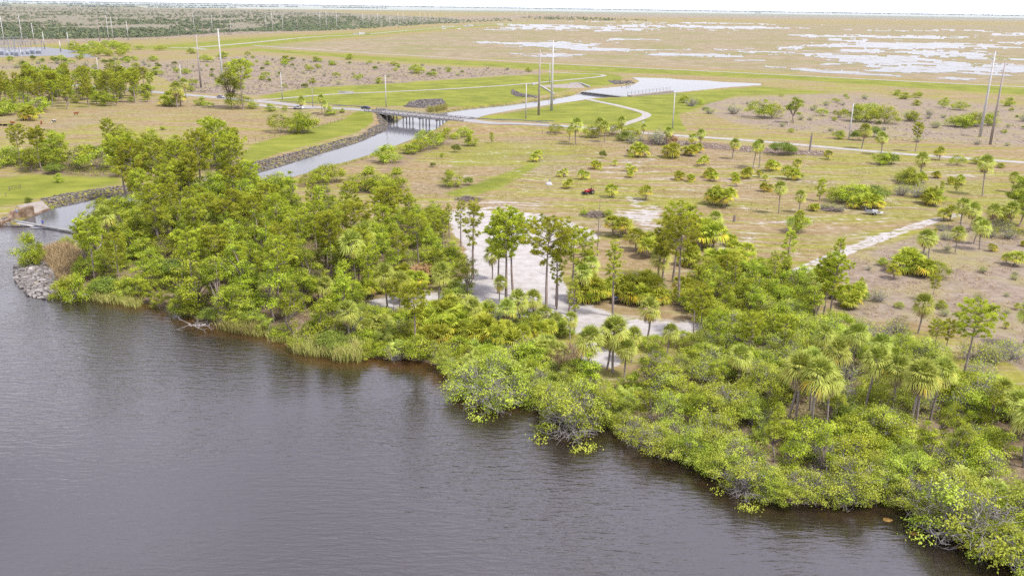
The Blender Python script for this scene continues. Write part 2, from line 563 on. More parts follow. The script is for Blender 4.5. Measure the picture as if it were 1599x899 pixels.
# marsh water: sheets of real water standing between the grass
MW = [(880, 43, 85, 4.5, 1), (1000, 46, 50, 2.5, 1), (1020, 40, 70, 2.0, 1), (1130, 43, 130, 2.6, 1), (875, 70, 78, 6, 1.1), (950, 78, 95, 3, 1), (990, 62, 50, 2.2, .9),
      (860, 86, 55, 2.2, .9), (1080, 86, 95, 3, 1), (1170, 94, 50, 2.5, .8), (1290, 57, 65, 2.8, 1), (1330, 64, 45, 3, 1), (1410, 58, 110, 3, 1), (1425, 72, 115, 6.5, 1.2), (1350, 79, 45, 4.5, 1),
      (1400, 98, 125, 8, 1.05), (1450, 108, 70, 5, 1), (1300, 101, 70, 4, .95), (1235, 76, 45, 3.5, .9), (1570, 110, 65, 9, 1.25), (1500, 122, 40, 5, .9), (1580, 68, 40, 2.2, .9), (1580, 55, 60, 2.5, .9),
      (770, 47, 25, 1.2, .8), (755, 66, 22, 2, .9), (1050, 36, 150, 1.2, .6), (1450, 48, 150, 1.6, .75), (1180, 106, 40, 3, .7), (1590, 92, 30, 3, .7), (1320, 88, 150, 7, .62), (930, 44, 190, 5, .62), (1480, 80, 130, 14, .6),
      (1700, 100, 90, 10, 1), (1750, 70, 100, 6, 1)]
fz = (RR > 430) & (RR < 6000)
ra = np.repeat(RR[fz], 2)
ra[1:-1:2] = (ra[1:-1:2] + ra[2::2]) / 2
wa = np.radians(np.linspace(-8, 40, 860))
WX, WY = polar(wa, ra)
px_, py_ = proj(WX, WY, np.zeros_like(WX))
f = np.full(WX.shape, -1.0)
for cx, cy, rx, ry, s in MW:
    d = np.sqrt(((px_ - cx) / (rx * 1.35)) ** 2 + ((py_ - cy - (px_ - cx) * .012) / (ry * 1.35)) ** 2)
    f = np.maximum(f, s * (1 - d))
d, _ = polydist(px_, py_, [(1195, 104), (1250, 108), (1300, 114), (1340, 116), (1405, 120.5)], closed=False)
f = np.maximum(f, 1.2 - d / np.interp(px_, [1195, 1300, 1405], [2.5, 3.4, 1.8]))
nz = fbm(WX / 75, WY / 55, 3, 5, .6) - .5
nz2 = fbm(WX / 24, WY / 18, 9, 4, .7) - .5
wet = (f + 1.9 * nz + 1.4 * nz2) > .30
wet &= (py_ < np.interp(px_, [400, 800, 1200, 1599, 2000], [72, 93, 110, 131, 155])) & (f > -.6)
q = wet[:-1, :-1] & wet[1:, 1:] | wet[1:, :-1] & wet[:-1, 1:]
mv = MB()
mv.add(np.stack([WX.ravel(), WY.ravel(), np.full(WX.size, .12)], -1), gridfaces(*WX.shape)[q.ravel()])
V_, F_ = mv.V[0], mv.F[0]
us, inv = np.unique(F_, return_inverse=True)
mv.V, mv.F = [V_[us]], [inv.reshape(-1, 4)]

me = bpy.data.meshes.new('ground')
me.from_pydata(np.stack([gx, gy, gz], -1).tolist(), [], gridfaces(*GX.shape).tolist())
me.polygons.foreach_set('use_smooth', np.ones(len(me.polygons), bool))
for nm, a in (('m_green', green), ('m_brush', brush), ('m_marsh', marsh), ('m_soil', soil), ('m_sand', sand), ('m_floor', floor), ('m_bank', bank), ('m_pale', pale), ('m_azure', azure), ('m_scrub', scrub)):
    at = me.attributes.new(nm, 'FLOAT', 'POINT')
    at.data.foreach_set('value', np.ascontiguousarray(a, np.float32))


def ground_mat():
    mt, nt = newmat('ground')
    k = NT(nt)
    P = k.pos()
    n_big = k.noise(P, .012, 5, .55)
    n_mid = k.noise(P, .07, 8, .62)
    n_sm = k.noise(P, .45, 7, .68)
    n_fine = k.noise(P, 2.2, 5, .7)
    warp = k.n('ShaderNodeVectorMath', {0: P, 1: k.n('ShaderNodeVectorMath', {0: k.n('ShaderNodeTexNoise', {'Vector': P, 'Scale': .018, 'Detail': 2.0}).outputs['Color'], 3: 26.0}, operation='SCALE').outputs[0]}, operation='ADD').outputs[0]
    rows = k.noise(k.mapping(warp, R(-14), (.035, .62, .1)), 1.0, 6, .6)
    rows2 = k.noise(k.mapping(warp, R(-8), (.02, .22, .1)), 1.0, 5, .6)

    def th(m, lo=.38, hi=.62, am=.7, nn=None):
        return k.ramp(k.math('ADD', m, k.math('MULTIPLY', k.math('SUBTRACT', nn or n_mid, .5), am)), lo, hi)
    # mown pasture: straw with yellow green regrowth in rows
    straw = k.mix(k.ramp(n_sm, .3, .7), (.265, .185, .085), (.39, .295, .165))
    ygreen = k.mix(k.ramp(n_sm, .3, .7), (.225, .225, .035), (.36, .335, .07))
    base = k.mix(k.ramp(k.math('ADD', k.math('MULTIPLY', rows2, .7), k.math('MULTIPLY', n_big, .45)), .53, .64), straw, ygreen)
    base = k.mix(k.math('MULTIPLY', k.ramp(rows, .53, .70), .75), base, (.45, .395, .31))
    base = k.mix(k.math('MULTIPLY', k.ramp(rows, .47, .30), .6), base, (.18, .135, .065))
    base = k.mix(k.math('MULTIPLY', k.ramp(n_sm, .56, .70), .5), base, (.47, .415, .325))
    base = k.mix(k.math('MULTIPLY', k.ramp(n_fine, .55, .72), .55), base, (.17, .15, .05))
    n_b2 = k.noise(P, .028, 4, .6)
    base = k.mix(k.math('MULTIPLY', k.ramp(n_b2, .50, .66), .5), base, k.mix(k.ramp(n_sm, .3, .7), (.235, .18, .115), (.39, .32, .235)))
    # marsh
    mar = k.mix(k.ramp(n_mid, .34, .62), (.265, .21, .12), (.365, .30, .20))
    mar = k.mix(k.math('MULTIPLY', k.ramp(n_big, .42, .66), .8), mar, (.25, .245, .09))
    mar = k.mix(k.math('MULTIPLY', k.ramp(n_sm, .6, .8), .5), mar, (.20, .17, .09))
    col = k.mix(k.ramp(k.attr('m_marsh'), .3, .7), base, mar)
    # bare twiggy brush
    br = k.mix(k.ramp(n_sm, .3, .66), (.225, .168, .125), (.365, .298, .235))
    br = k.mix(k.math('MULTIPLY', k.ramp(n_mid, .44, .66), .75), br, (.34, .30, .12))
    br = k.mix(k.math('MULTIPLY', k.ramp(n_fine, .62, .8), .5), br, (.17, .13, .10))
    col = k.mix(th(k.attr('m_brush'), .36, .62, .9), col, br)
    # mown green
    gr = k.mix(k.ramp(k.math('ADD', k.math('MULTIPLY', n_mid, .6), k.math('MULTIPLY', rows2, .4)), .38, .62), (.175, .205, .026), (.29, .305, .045))
    gr = k.mix(k.math('MULTIPLY', k.ramp(n_sm, .55, .8), .35), gr, (.40, .35, .15))
    col = k.mix(th(k.attr('m_green'), .34, .66, .55), col, gr)
    soil_ = k.mix(k.ramp(n_sm, .3, .7), (.13, .085, .065), (.30, .22, .18))
    col = k.mix(th(k.attr('m_soil'), .4, .6, .9, n_sm), col, soil_)
    # wood floor
    fl = k.mix(k.ramp(n_sm, .3, .7), (.14, .095, .06), (.34, .26, .18))
    fl = k.mix(k.math('MULTIPLY', k.ramp(n_mid, .5, .7), .6), fl, (.16, .17, .04))
    col = k.mix(th(k.attr('m_floor'), .35, .65, .6), col, fl)
    # white sand
    sn = k.mix(k.ramp(n_sm, .3, .7), (.44, .405, .38), (.57, .545, .53))
    sn = k.mix(k.math('MULTIPLY', k.ramp(n_fine, .60, .78), .3), sn, (.32, .27, .21))
    sn = k.mix(k.math('MULTIPLY', k.ramp(rows, .52, .68), .5), sn, (.40, .34, .29))
    mixn = k.math('ADD', k.math('MULTIPLY', n_mid, .35), k.math('ADD', k.math('MULTIPLY', n_sm, .3), k.math('MULTIPLY', rows, .35)))
    col = k.mix(k.ramp(k.math('ADD', k.attr('m_sand'), k.math('MULTIPLY', k.math('SUBTRACT', mixn, .5), 2.0)), .46, .66), col, sn)
    bk = k.mix(k.ramp(n_sm, .35, .65), (.15, .13, .04), (.34, .30, .10))
    col = k.mix(th(k.attr('m_bank'), .4, .6, .5, n_sm), col, bk)
    sc2 = k.mix(k.ramp(n_mid, .4, .6), (.20, .195, .125), (.31, .27, .20))
    col = k.mix(th(k.attr('m_scrub'), .35, .65, 1.1), col, sc2)
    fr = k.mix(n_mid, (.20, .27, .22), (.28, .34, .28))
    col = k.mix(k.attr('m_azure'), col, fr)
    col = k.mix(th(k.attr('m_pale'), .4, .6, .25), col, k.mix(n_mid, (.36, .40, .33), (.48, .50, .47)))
    col = k.mix(1.0, col, (AL, AL, AL), 'MULTIPLY')
    h = k.math('ADD', k.math('MULTIPLY', n_sm, .6), k.math('MULTIPLY', n_fine, .4))
    k.out(k.bsdf(col, .95, .1, k.bump(h, .7, .35)))
    return mt


me.materials.append(ground_mat())
tag(link('ground', me), kind='structure')


# ------------------------------------------------------------------ water
def water_mat(name, ior=2.0, calm=False):
    mt, nt = newmat(name)
    k = NT(nt)
    P = k.pos()
    big = k.noise(P, .02, 3, .5)
    w1 = k.noise(k.mapping(P, R(-38), (.42, 1.9, 1)), 1.0, 3, .5, .35)
    w2 = k.noise(k.mapping(P, R(-24), (.8, 3.4, 1)), 1.0, 3, .55, .25)
    w3 = k.noise(P, 3.2, 3, .6)
    h = k.math('ADD', k.math('MULTIPLY', w1, 1.0), k.math('ADD', k.math('MULTIPLY', w2, .5), k.math('MULTIPLY', w3, .05)))
    amp = k.math('ADD', .18, k.math('MULTIPLY', k.ramp(big, .3, .7), 1.1))
    h = k.math('MULTIPLY', h, amp)
    b = k.bump(h, .25 if calm else 1.0, .05 if calm else .125)
    sh = k.ramp(k.math('ADD', k.attr('shal'), k.math('MULTIPLY', k.math('SUBTRACT', k.noise(P, .15, 4), .5), .7)), .25, 1.1)
    col = k.mix(sh, (.017, .012, .008), (.055, .027, .010))
    sh_ = k.bsdf(col, .04, .5, b, IOR=ior)
    if calm:
        silt = k.bsdf(k.mix(k.noise(P, .08, 4), (.10, .105, .12), (.16, .165, .185)), .5, .2)
        sh_ = k.n('ShaderNodeMixShader', {0: {'marsh': .6, 'pond': .5}.get(name, .38), 1: sh_, 2: silt}).outputs[0]
    if name == 'marsh':
        weed = k.bsdf(k.mix(k.noise(P, .05, 4), (.13, .12, .065), (.22, .185, .14)), .9, .1)
        f_ = k.ramp(k.math('ADD', k.math('MULTIPLY', k.noise(P, .045, 6, .65), .6), k.math('MULTIPLY', k.noise(P, .22, 4, .6), .4)), .50, .60)
        sh_ = k.n('ShaderNodeMixShader', {0: k.math('MULTIPLY', f_, .8), 1: sh_, 2: weed}).outputs[0]
    k.out(sh_)
    return mt


wx = np.concatenate([[-700, -450], np.linspace(-270, 170, 221), [300, 500]])
wy = np.concatenate([[-400, -100], np.linspace(30, 330, 151), [400, 480, 560]])
XX, YY = np.meshgrid(wx, wy)
sr = sdist(XX.ravel(), YY.ravel(), RIVER)
wm = bpy.data.meshes.new('river')
sc_ = sdist(XX.ravel(), YY.ravel(), CANAL)
gf = gridfaces(*XX.shape)
wm.from_pydata(np.stack([XX.ravel(), YY.ravel(), np.full(XX.size, WL)], -1).tolist(), [], gf[~((sc_[gf].max(1) < 9) & (sr[gf].min(1) > 1))].tolist())
at = wm.attributes.new('shal', 'FLOAT', 'POINT')
jx, jy = proj(XX.ravel(), YY.ravel(), np.full(XX.size, WL))
shal = sstep(-8, 0, sr) * np.interp(jx, [100, 190, 700, 800, 1200, 1600], [.4, 1, 1.0, .75, .45, .5])
at.data.foreach_set('value', shal.astype(np.float32))
wm.materials.append(water_mat('river_water'))
tag(link('river_water', wm), kind='structure')
cx_, cy_ = np.linspace(-260, 60, 161), np.linspace(180, 560, 191)
cX, cY = np.meshgrid(cx_, cy_)
sc_ = sdist(cX.ravel(), cY.ravel(), CANAL)
sr_ = sdist(cX.ravel(), cY.ravel(), RIVER)
gf = gridfaces(*cX.shape)
cb = MB()
cb.add(np.stack([cX.ravel(), cY.ravel(), np.full(cX.size, WL + .12)], -1), gf[(sc_[gf].max(1) < 8) & (sr_[gf].min(1) > -.6)])
tag(cb.build('canal_water', water_mat('canal', 1.8, True)), kind='structure')
P_ = np.array(POND)
pc = P_.mean(0)
pm = MB()
PP = pc + (P_ - pc) * 1.04
n_ = len(PP)
pme = bpy.data.meshes.new('pond_water')
pme.from_pydata([(x, y, PL) for x, y in PP], [], [list(range(n_))])
pme.materials.append(water_mat('pond', 1.75, True))
tag(link('pond_water', pme), kind='structure')
tag(mv.build('marsh_water', water_mat('marsh', 1.4, True)), kind='structure')


# ------------------------------------------------------------------ roads
def resample(P, step):
    P = np.asarray(P, float)
    s = np.concatenate([[0], np.cumsum(np.hypot(*np.diff(P, axis=0).T))])
    t = np.arange(0, s[-1], step)
    return np.stack([np.interp(t, s, P[:, 0]), np.interp(t, s, P[:, 1])], -1)


def smooth_line(P, it=2):
    P = np.asarray(P, float)
    for _ in range(it):
        Q = [P[0]]
        for a, b in zip(P[:-1], P[1:]):
            Q += [a * .75 + b * .25, a * .25 + b * .75]
        Q.append(P[-1])
        P = np.array(Q)
    return P


def ribbon(name, P, width, mat, dz=.05, step=3.0, skip=None, kind='structure', off=0.0):
    P = resample(smooth_line(P), step)
    T = np.gradient(P, axis=0)
    T /= np.linalg.norm(T, axis=1, keepdims=True)
    Nn = np.stack([-T[:, 1], T[:, 0]], -1)
    z = hz(P[:, 0], P[:, 1]) + dz
    b = MB()
    q = np.array([off - width / 2, off + width / 2])
    V = np.concatenate([np.stack([P[:, 0] + Nn[:, 0] * w, P[:, 1] + Nn[:, 1] * w, z], -1) for w in q])
    n = len(P)
    keep = [i for i in range(n - 1) if skip is None or not skip(P[i])]
    b.add(V, [(i, i + 1, n + i + 1, n + i) for i in keep])
    return tag(b.build(name, mat), kind=kind)


M['asphalt'] = roughmat('asphalt', (.33, .32, .315), (.42, .41, .405), .25, bump=.1)
M['shell'] = roughmat('shell_track', (.36, .335, .305), (.49, .465, .435), .35, bump=.2)
ab_ = BR_B - BR_A
BL = float(np.hypot(*ab_))
bu = ab_ / BL
bn = np.array([-bu[1], bu[0]])          # towards the far side of the road


def on_bridge(p):
    s = (p - BR_A) @ bu
    d = abs((p - BR_A) @ bn)
    return 1.5 < s < BL - 1.5 and d < 12


i0 = [i for i, p in enumerate(ROAD) if p[0] < BR_A[0] + 1][-1]
ribbon('road', ROAD[:6] + [G(440, 161.5), tuple(BR_A - bu * 35), tuple(BR_A - bu * 12), tuple(BR_A), tuple(BR_B), tuple(BR_B + bu * 12)] + ROAD[12:15], 7.6, M['asphalt'], .05, skip=on_bridge)
ribbon('track', ROAD[14:], 5.2, M['shell'], .06)
ribbon('track', [G(*p) for p in [(915, 154.5), (935, 159), (965, 165), (1000, 174), (1012, 179), (1006, 184), (975, 194), (955, 200), (948, 204)]], 4.4, M['shell'], .055)
ribbon('track', [G(*p) for p in [(400, 157), (440, 154), (520, 147), (600, 144), (700, 139.5), (800, 133), (860, 127.5), (930, 121), (947, 118.5), (935, 116), (900, 115.5), (850, 112)]], 3.8, M['shell'], .065)
ribbon('track', [G(*p) for p in [(395, 71), (430, 74), (550, 82), (660, 88), (800, 96.5), (1000, 106.5), (1200, 116), (1400, 126.5), (1599, 136), (1900, 152)]], 6, M['shell'], .07, 8)
ribbon('track', [G(*p) for p in [(300, 75), (400, 66.5), (480, 58), (565, 54.5), (640, 47.5), (735, 40.5), (800, 36.5), (870, 34)]], 9, M['shell'], .07, 12)
ribbon('track', [G(*p) for p in [(265, 75), (300, 75.5), (325, 78)]], 9, M['shell'], .08, 6)
ribbon('parking_strip', [G(*p) for p in [(400, 163.5), (440, 169.5), (480, 173), (500, 174.5)]], 5.5, M['shell'], .045)


# ------------------------------------------------------------------ sky, sun, air
SUN_EL, SUN_AZ = R(58), R(118)      # azimuth clockwise from the view direction
w = bpy.data.worlds.new('World')
scn.world = w
w.use_nodes = True
k = NT(w.node_tree)
w.node_tree.nodes.clear()
sky = k.n('ShaderNodeTexSky', sky_type='NISHITA', sun_disc=False, sun_elevation=SUN_EL, sun_rotation=SUN_AZ)
dirv = k.n('ShaderNodeTexCoord').outputs['Generated']
sep = k.n('ShaderNodeSeparateXYZ', {0: dirv})
zc = k.math('MAXIMUM', sep.outputs[2], 0.0)
den = k.math('ADD', zc, .18)
cl = k.n('ShaderNodeCombineXYZ', {0: k.math('DIVIDE', sep.outputs[0], den), 1: k.math('DIVIDE', sep.outputs[1], den), 2: 0.0}).outputs[0]
cn = k.noise(cl, 1.1, 5, .55)
cloudcol = k.mix(k.ramp(cn, .36, .66), (9.6, 9.4, 12.0), (18.2, 17.6, 21.6))
cloudcol = k.mix(k.ramp(zc, .04, .50), (15.5, 15.5, 16.3), cloudcol)
col = k.mix(k.math('ADD', .80, k.math('MULTIPLY', k.ramp(zc, .25, .0), .16)), sky.outputs[0], cloudcol)
bg = k.n('ShaderNodeBackground', {'Color': col, 'Strength': .098})
k.nt.links.new(bg.outputs[0], k.n('ShaderNodeOutputWorld').inputs[0])
sd = bpy.data.lights.new('sun', 'SUN')
sd.energy, sd.angle, sd.color = 5.0, R(8), (1.0, .96, .88)
so = link('sun', sd)
sv = Vector((math.sin(SUN_AZ) * math.cos(SUN_EL), math.cos(SUN_AZ) * math.cos(SUN_EL), math.sin(SUN_EL)))
so.rotation_euler = sv.to_track_quat('Z', 'Y').to_euler()
so.location = (0, 0, 200)
vs = scn.view_settings
vs.view_transform, vs.look, vs.gamma, vs.use_curve_mapping = 'Standard', 'None', 1.0, False
vs.exposure = 0.30
HAZE = 1.4e-5
if HAZE:
    mt, nt = newmat('air')
    k = NT(nt)
    o = k.n('ShaderNodeOutputMaterial')
    v = k.n('ShaderNodeVolumePrincipled', {'Color': (.80, .88, 1.0), 'Density': HAZE, 'Anisotropy': .2})
    nt.links.new(v.outputs[0], o.inputs['Volume'])
    hb = MB().box((0, 24000, 68), (150000, 90000, 148))
    tag(hb.build('haze', mt), kind='stuff', label='thin pale air over the whole marsh and river')
scn.cycles.sample_clamp_direct = 6.0
scn.cycles.sample_clamp_indirect = 3.0
scn.cycles.max_bounces = 8
scn.cycles.diffuse_bounces = 3
scn.cycles.glossy_bounces = 2
scn.cycles.transmission_bounces = 4
scn.cycles.transparent_max_bounces = 4
scn.cycles.volume_bounces = 0
scn.cycles.use_denoising = False
# ------------------------------------------------------------------ plants: one set of meshes per variant
def rot_about(v, ax, a):
    return np.array(Matrix.Rotation(a, 3, Vector(ax)) @ Vector(v))


def limb(rs, a, b, bend=.12, n=5):
    a, b = np.asarray(a, float), np.asarray(b, float)
    t = np.linspace(0, 1, n)[:, None]
    L = np.linalg.norm(b - a)
    off = rs.normal(size=3) * bend * L
    return a + (b - a) * t + off * (t * (1 - t)) * 2


def make_broad(seed, H=8.0, Rr=4.0, base=.25, nl=9, per=70, ls=.24, leaf='oak', bare=0.0, stems=1, open_=0.0, wild=False):
    """broadleaf tree or shrub: stem(s) and limbs under lumpy leaf clumps"""
    rs = np.random.RandomState(seed)
    lobes = []
    for i in range(nl):
        a = i * 2.4 + rs.rand() * .7
        q = math.sqrt((i + .4) / nl) * .72
        r = Rr * (.34 + .20 * rs.rand())
        zt = H * (1 - (1 - base) * .62 * q ** 1.6) - r * .75
        zt = zt * (1 - .25 * rs.rand() * q)
        if wild:
            q = .88 * math.sqrt(rs.rand()) if i else .1
            r = Rr * (.20 + .20 * rs.rand())
            zt = H * (base + (1 - base) * (rs.rand() ** .55 if i else 1) * (1 - .4 * q * q)) - r * .6
        lobes.append((np.array([math.cos(a) * q * Rr, math.sin(a) * q * Rr, max(zt, r * .55)]), r))
    st, cr = MB(), MB()
    roots = [np.array([rs.normal() * .25 * (stems > 1) * Rr * .4, rs.normal() * .25 * (stems > 1) * Rr * .4, -.3]) for _ in range(stems)]
    fork = [r_ + np.array([rs.normal() * .1 * H, rs.normal() * .1 * H, H * (base + .08)]) for r_ in roots]
    rad = .022 * H
    for r_, f_ in zip(roots, fork):
        st.tube(limb(rs, r_, f_, .08), np.linspace(rad, rad * .7, 5) / math.sqrt(stems), 6)
    for i, (c, r) in enumerate(lobes):
        f_ = fork[i % stems]
        P = limb(rs, f_, c, .15)
        st.tube(P, np.linspace(rad * .5, rad * .16, 5) / stems ** .3, 4)
        for _ in range(5):
            d = rs.normal(size=3)
            d[2] = abs(d[2]) * .6
            d /= np.linalg.norm(d)
            st.tube(limb(rs, c, c + d * r * (.95 + .2 * rs.rand()), .1, 4), np.linspace(rad * .16, .012, 4), 3)
    for c, r in lobes:
        ncl = max(7, int(11 * r * r))
        d = rs.normal(size=(ncl, 3))
        d[:, 2] = np.abs(d[:, 2]) * .9 - .42
        d /= np.linalg.norm(d, axis=1, keepdims=True)
        cc = c + d * r * (.72 + .38 * rs.rand(ncl, 1)) * np.array([1, 1, .85])
        ok = np.ones(ncl, bool)
        for c2, r2 in lobes:
            if c2 is not c:
                ok &= np.linalg.norm(cc - c2, axis=1) > r2 * .72
        ok &= rs.rand(ncl) > open_
        cc, dd = cc[ok], d[ok]
        if not len(cc):
            continue
        n = len(cc) * per
        idx = np.repeat(np.arange(len(cc)), per)
        sp = (.20 + .13 * rs.rand(len(cc)))[idx][:, None] * (1 + r * .25)
        o = rs.normal(size=(n, 3)) * sp * np.array([1, 1, .62])
        C = cc[idx] + o
        C[:, 2] = np.maximum(C[:, 2], .05)
        N = dd[idx] * .5 + np.array([0, 0, .75]) + rs.normal(size=(n, 3)) * .55 + o * .6
        tn = np.clip((.12 + .76 * rs.rand(len(cc)))[idx] + rs.normal(size=n) * .15, 0, 1)
        leaves(cr, C, N, ls * (.7 + .6 * rs.rand(n)), ls * .62 * (.7 + .6 * rs.rand(n)), rs, tn)
    if bare:
        tw = st
        for _ in range(int(150 * bare)):
            a = rs.rand() * 6.283
            q = .15 + .92 * rs.rand()
            b = np.array([math.cos(a) * q * Rr, math.sin(a) * q * Rr, H * (.05 + 1.0 * rs.rand() ** .7 * (1.04 - .55 * q * q))])
            a0 = b * np.array([.5, .5, .6]) + rs.normal(size=3) * .3 + np.array([0, 0, .2 * H * rs.rand()])
            P = limb(rs, a0, b, .18, 5)
            tw.tube(P, np.linspace(.026, .010, 5), 3)
            for _ in range(4):
                i = rs.randint(1, 4)
                e = P[i] + rs.normal(size=3) * np.array([.5, .5, .35]) * .8
                tw.tube(limb(rs, P[i], e, .15, 3), (.018, .013, .008), 3)
    return [('trunk' if stems == 1 else 'stems', st.mesh('stems', M['bark'] if not bare else M['twig'], True)), ('crown' if stems == 1 else 'foliage', cr.mesh('foliage', M[leaf]))], H


def tuft(mb, c, d, rs, n, L, W, tint):
    v = rs.normal(size=(n, 3))
    v /= np.linalg.norm(v, axis=1, keepdims=True)
    v = v * .95 + np.asarray(d) * .75 + np.array([0, 0, .25])
    v /= np.linalg.norm(v, axis=1, keepdims=True)
    ln = L * (.75 + .45 * rs.rand(n, 1))
    s = np.cross(v, rs.normal(size=(n, 3)))
    s /= np.linalg.norm(s, axis=1, keepdims=True)
    a, b = c + v * ln * .08, c + v * ln
    mid = c + v * ln * .6
    V = np.stack([a, mid + s * W, b - np.array([0, 0, .05]), mid - s * W], 1).reshape(-1, 3)
    mb.add(V, np.arange(n * 4).reshape(n, 4), np.clip(tint + rs.normal(size=n) * .13, 0, .92))


def make_pine(seed, H=14.0, start=.5, spread=3.0, nb=26, leaf='pine', tf=6, lean=.02, flat=1.0, nn=24, tl=.42):
    rs = np.random.RandomState(seed)
    st, cr = MB(), MB()
    top = np.array([rs.normal() * lean * H, rs.normal() * lean * H, H * .96])
    P = limb(rs, (0, 0, -.3), top, .03, 9)
    st.tube(P, np.linspace(.016 * H + .03, .045, 9), 7)

    def at(t):
        f_ = t * 8
        i = min(int(f_), 7)
        return P[i] + (P[i + 1] - P[i]) * (f_ - i)
    for i in range(nb):
        u = (i + rs.rand()) / nb
        t = start + (1 - start) * u ** .85
        prof = (math.sin(min(1.0, (.18 + u) / .62) * 1.57) if u < .44 else math.cos((u - .44) / .62 * 1.3)) * (.7 + .45 * rs.rand())
        L = max(.5, spread * prof)
        a = i * 2.4 + rs.rand() * .8
        c = at(t)
        d = np.array([math.cos(a), math.sin(a), .12 + .65 * u * flat])
        e = c + d * L
        B = limb(rs, c, e, .10, 5)
        B[:, 2] += np.linspace(0, 1, 5) ** 2 * L * .12
        st.tube(B, np.linspace(.02 + .014 * L, .015, 5), 4)
        nt_ = max(2, int(tf * L / spread + 1.5))
        ct = .25 + .5 * rs.rand()
        for j in range(nt_):
            q = .42 + .60 * (j + rs.rand()) / nt_
            b = B[min(4, int(q * 4))]
            side = np.array([-d[1], d[0], 0]) * rs.normal() * L * .22
            tc = c + (e - c) * min(q, 1.03) + side + np.array([0, 0, L * .12 * q * q + rs.normal() * .14 + .1])
            st.tube([b, tc], (.016, .01), 3)
            tuft(cr, tc, d / np.linalg.norm(d) * .5 + np.array([0, 0, .5]), rs, nn, tl * (.85 + .3 * rs.rand()), .045, ct + rs.normal() * .1)
    for j in range(5):
        tuft(cr, at(.93 + .07 * rs.rand()) + rs.normal(size=3) * .25, (0, 0, 1), rs, nn, tl, .032, .6)
    for j in range(int(5 * (start > .4))):                              # dead stubs below the crown
        c = at(start * (.45 + .5 * rs.rand()))
        a = rs.rand() * 6.28
        st.tube(limb(rs, c, c + np.array([math.cos(a), math.sin(a), .25]) * (.5 + rs.rand() * 1.2), .15, 4), np.linspace(.035, .012, 4), 3)
    return [('trunk', st.mesh('trunk', M['bark'], True)), ('crown', cr.mesh('crown', M[leaf]))], H


def fan(mb, c, d, rs, Lp, Lb, nseg, tint, droop=.35, spread=1.9, pet=True):
    d = np.asarray(d, float)
    d /= np.linalg.norm(d)
    side = np.cross(d, (0, 0, 1.0))
    if np.linalg.norm(side) < .05:
        side = np.array([1.0, 0, 0])
    side /= np.linalg.norm(side)
    side = rot_about(side, d, rs.normal() * .35)
    nrm = np.cross(side, d)
    hub = c + d * Lp - np.array([0, 0, .06 * Lp])
    if pet:
        w_ = side * .025
        m_ = c + d * Lp * .5 + np.array([0, 0, .05 * Lp])
        mb.add([c - w_, c + w_, m_ + w_, m_ - w_, hub + w_, hub - w_], [(0, 1, 2, 3), (3, 2, 4, 5)], tint)
    th = np.linspace(-spread, spread, nseg) + rs.normal(size=nseg) * .05
    L = Lb * (.72 + .28 * np.cos(th * .6)) * (.9 + .2 * rs.rand(nseg))
    dr = np.cos(th)[:, None] * d + np.sin(th)[:, None] * side
    w = np.cross(dr, nrm)
    ww = Lb * spread / nseg * .46
    hb = hub + dr * .04
    mid = hub + dr * (L * .58)[:, None] + nrm * (.10 * Lb) - np.array([0, 0, 1.0]) * (droop * .12 * L)[:, None]
    tip = hub + dr * (L * .98)[:, None] - np.array([0, 0, 1.0]) * (droop * L * .75)[:, None]
    V = np.stack([hb - w * .02, hb + w * .02, mid + w * ww, mid - w * ww, tip + w * .015, tip - w * .015], 1).reshape(-1, 3)
    i = np.arange(nseg)[:, None] * 6
    F = np.concatenate([i + np.array([[0, 1, 2, 3]]), i + np.array([[3, 2, 4, 5]])])
    t = np.clip(tint + rs.normal(size=nseg) * .07, 0, 1)
    mb.add(V, F, np.concatenate([t, t]))


def make_palm(seed, H=9.0, nf=38, Lp=1.0, Lb=1.45, lean=.05, dead=9, r=.17, leaf='palm'):
    rs = np.random.RandomState(seed)
    tr, cr, dd = MB(), MB(), MB()
    top = np.array([rs.normal() * lean * H, rs.normal() * lean * H, H - (Lp + Lb) * .62])
    P = limb(rs, (0, 0, -.3), top, .05, 9)
    tr.tube(P, np.r_[r * 1.35, r * 1.05, np.full(5, r), r * 1.1, r * 1.2], 8)
    P2 = P[-1]
    for j in range(14):                                                     # split frond bases under the crown
        a = j * 2.4
        q = P[-2] + (P[-1] - P[-2]) * rs.rand() * 1.1
        tr.tube([q, q + np.array([math.cos(a), math.sin(a), .9]) * .38], (.05, .02), 3)
    for i in range(nf):
        u = (i + .5) / nf
        el = 1.4 - 2.05 * u ** 1.05 + rs.normal() * .1
        a = i * 2.39996 + rs.normal() * .15
        d = (math.cos(a) * math.cos(el), math.sin(a) * math.cos(el), math.sin(el))
        t = .25 + .3 * rs.rand() + .38 * u if u < .88 else (.96 if rs.rand() < .5 else .85)
        fan(cr, P2 + np.array([0, 0, .25 * (1 - u)]), d, rs, Lp * (.72 + .3 * u + .12 * rs.rand()), Lb * (.9 + .25 * rs.rand()), 14, t, .05 + .42 * u, 1.2)
    for i in range(dead):
        el = -.75 - .6 * rs.rand()
        a = rs.rand() * 6.28
        d = (math.cos(a) * math.cos(el), math.sin(a) * math.cos(el), math.sin(el))
        fan(dd, P2 - np.array([0, 0, .2]), d, rs, Lp * .75, Lb * .8, 10, .2 + .6 * rs.rand(), .5, 1.0)
    out = [('trunk', tr.mesh('trunk', M['palmbark'], True)), ('crown', cr.mesh('crown', M[leaf]))]
    if dead:
        out.append(('dead_fronds', dd.mesh('dead_fronds', M['deadfrond'])))
    return out, H


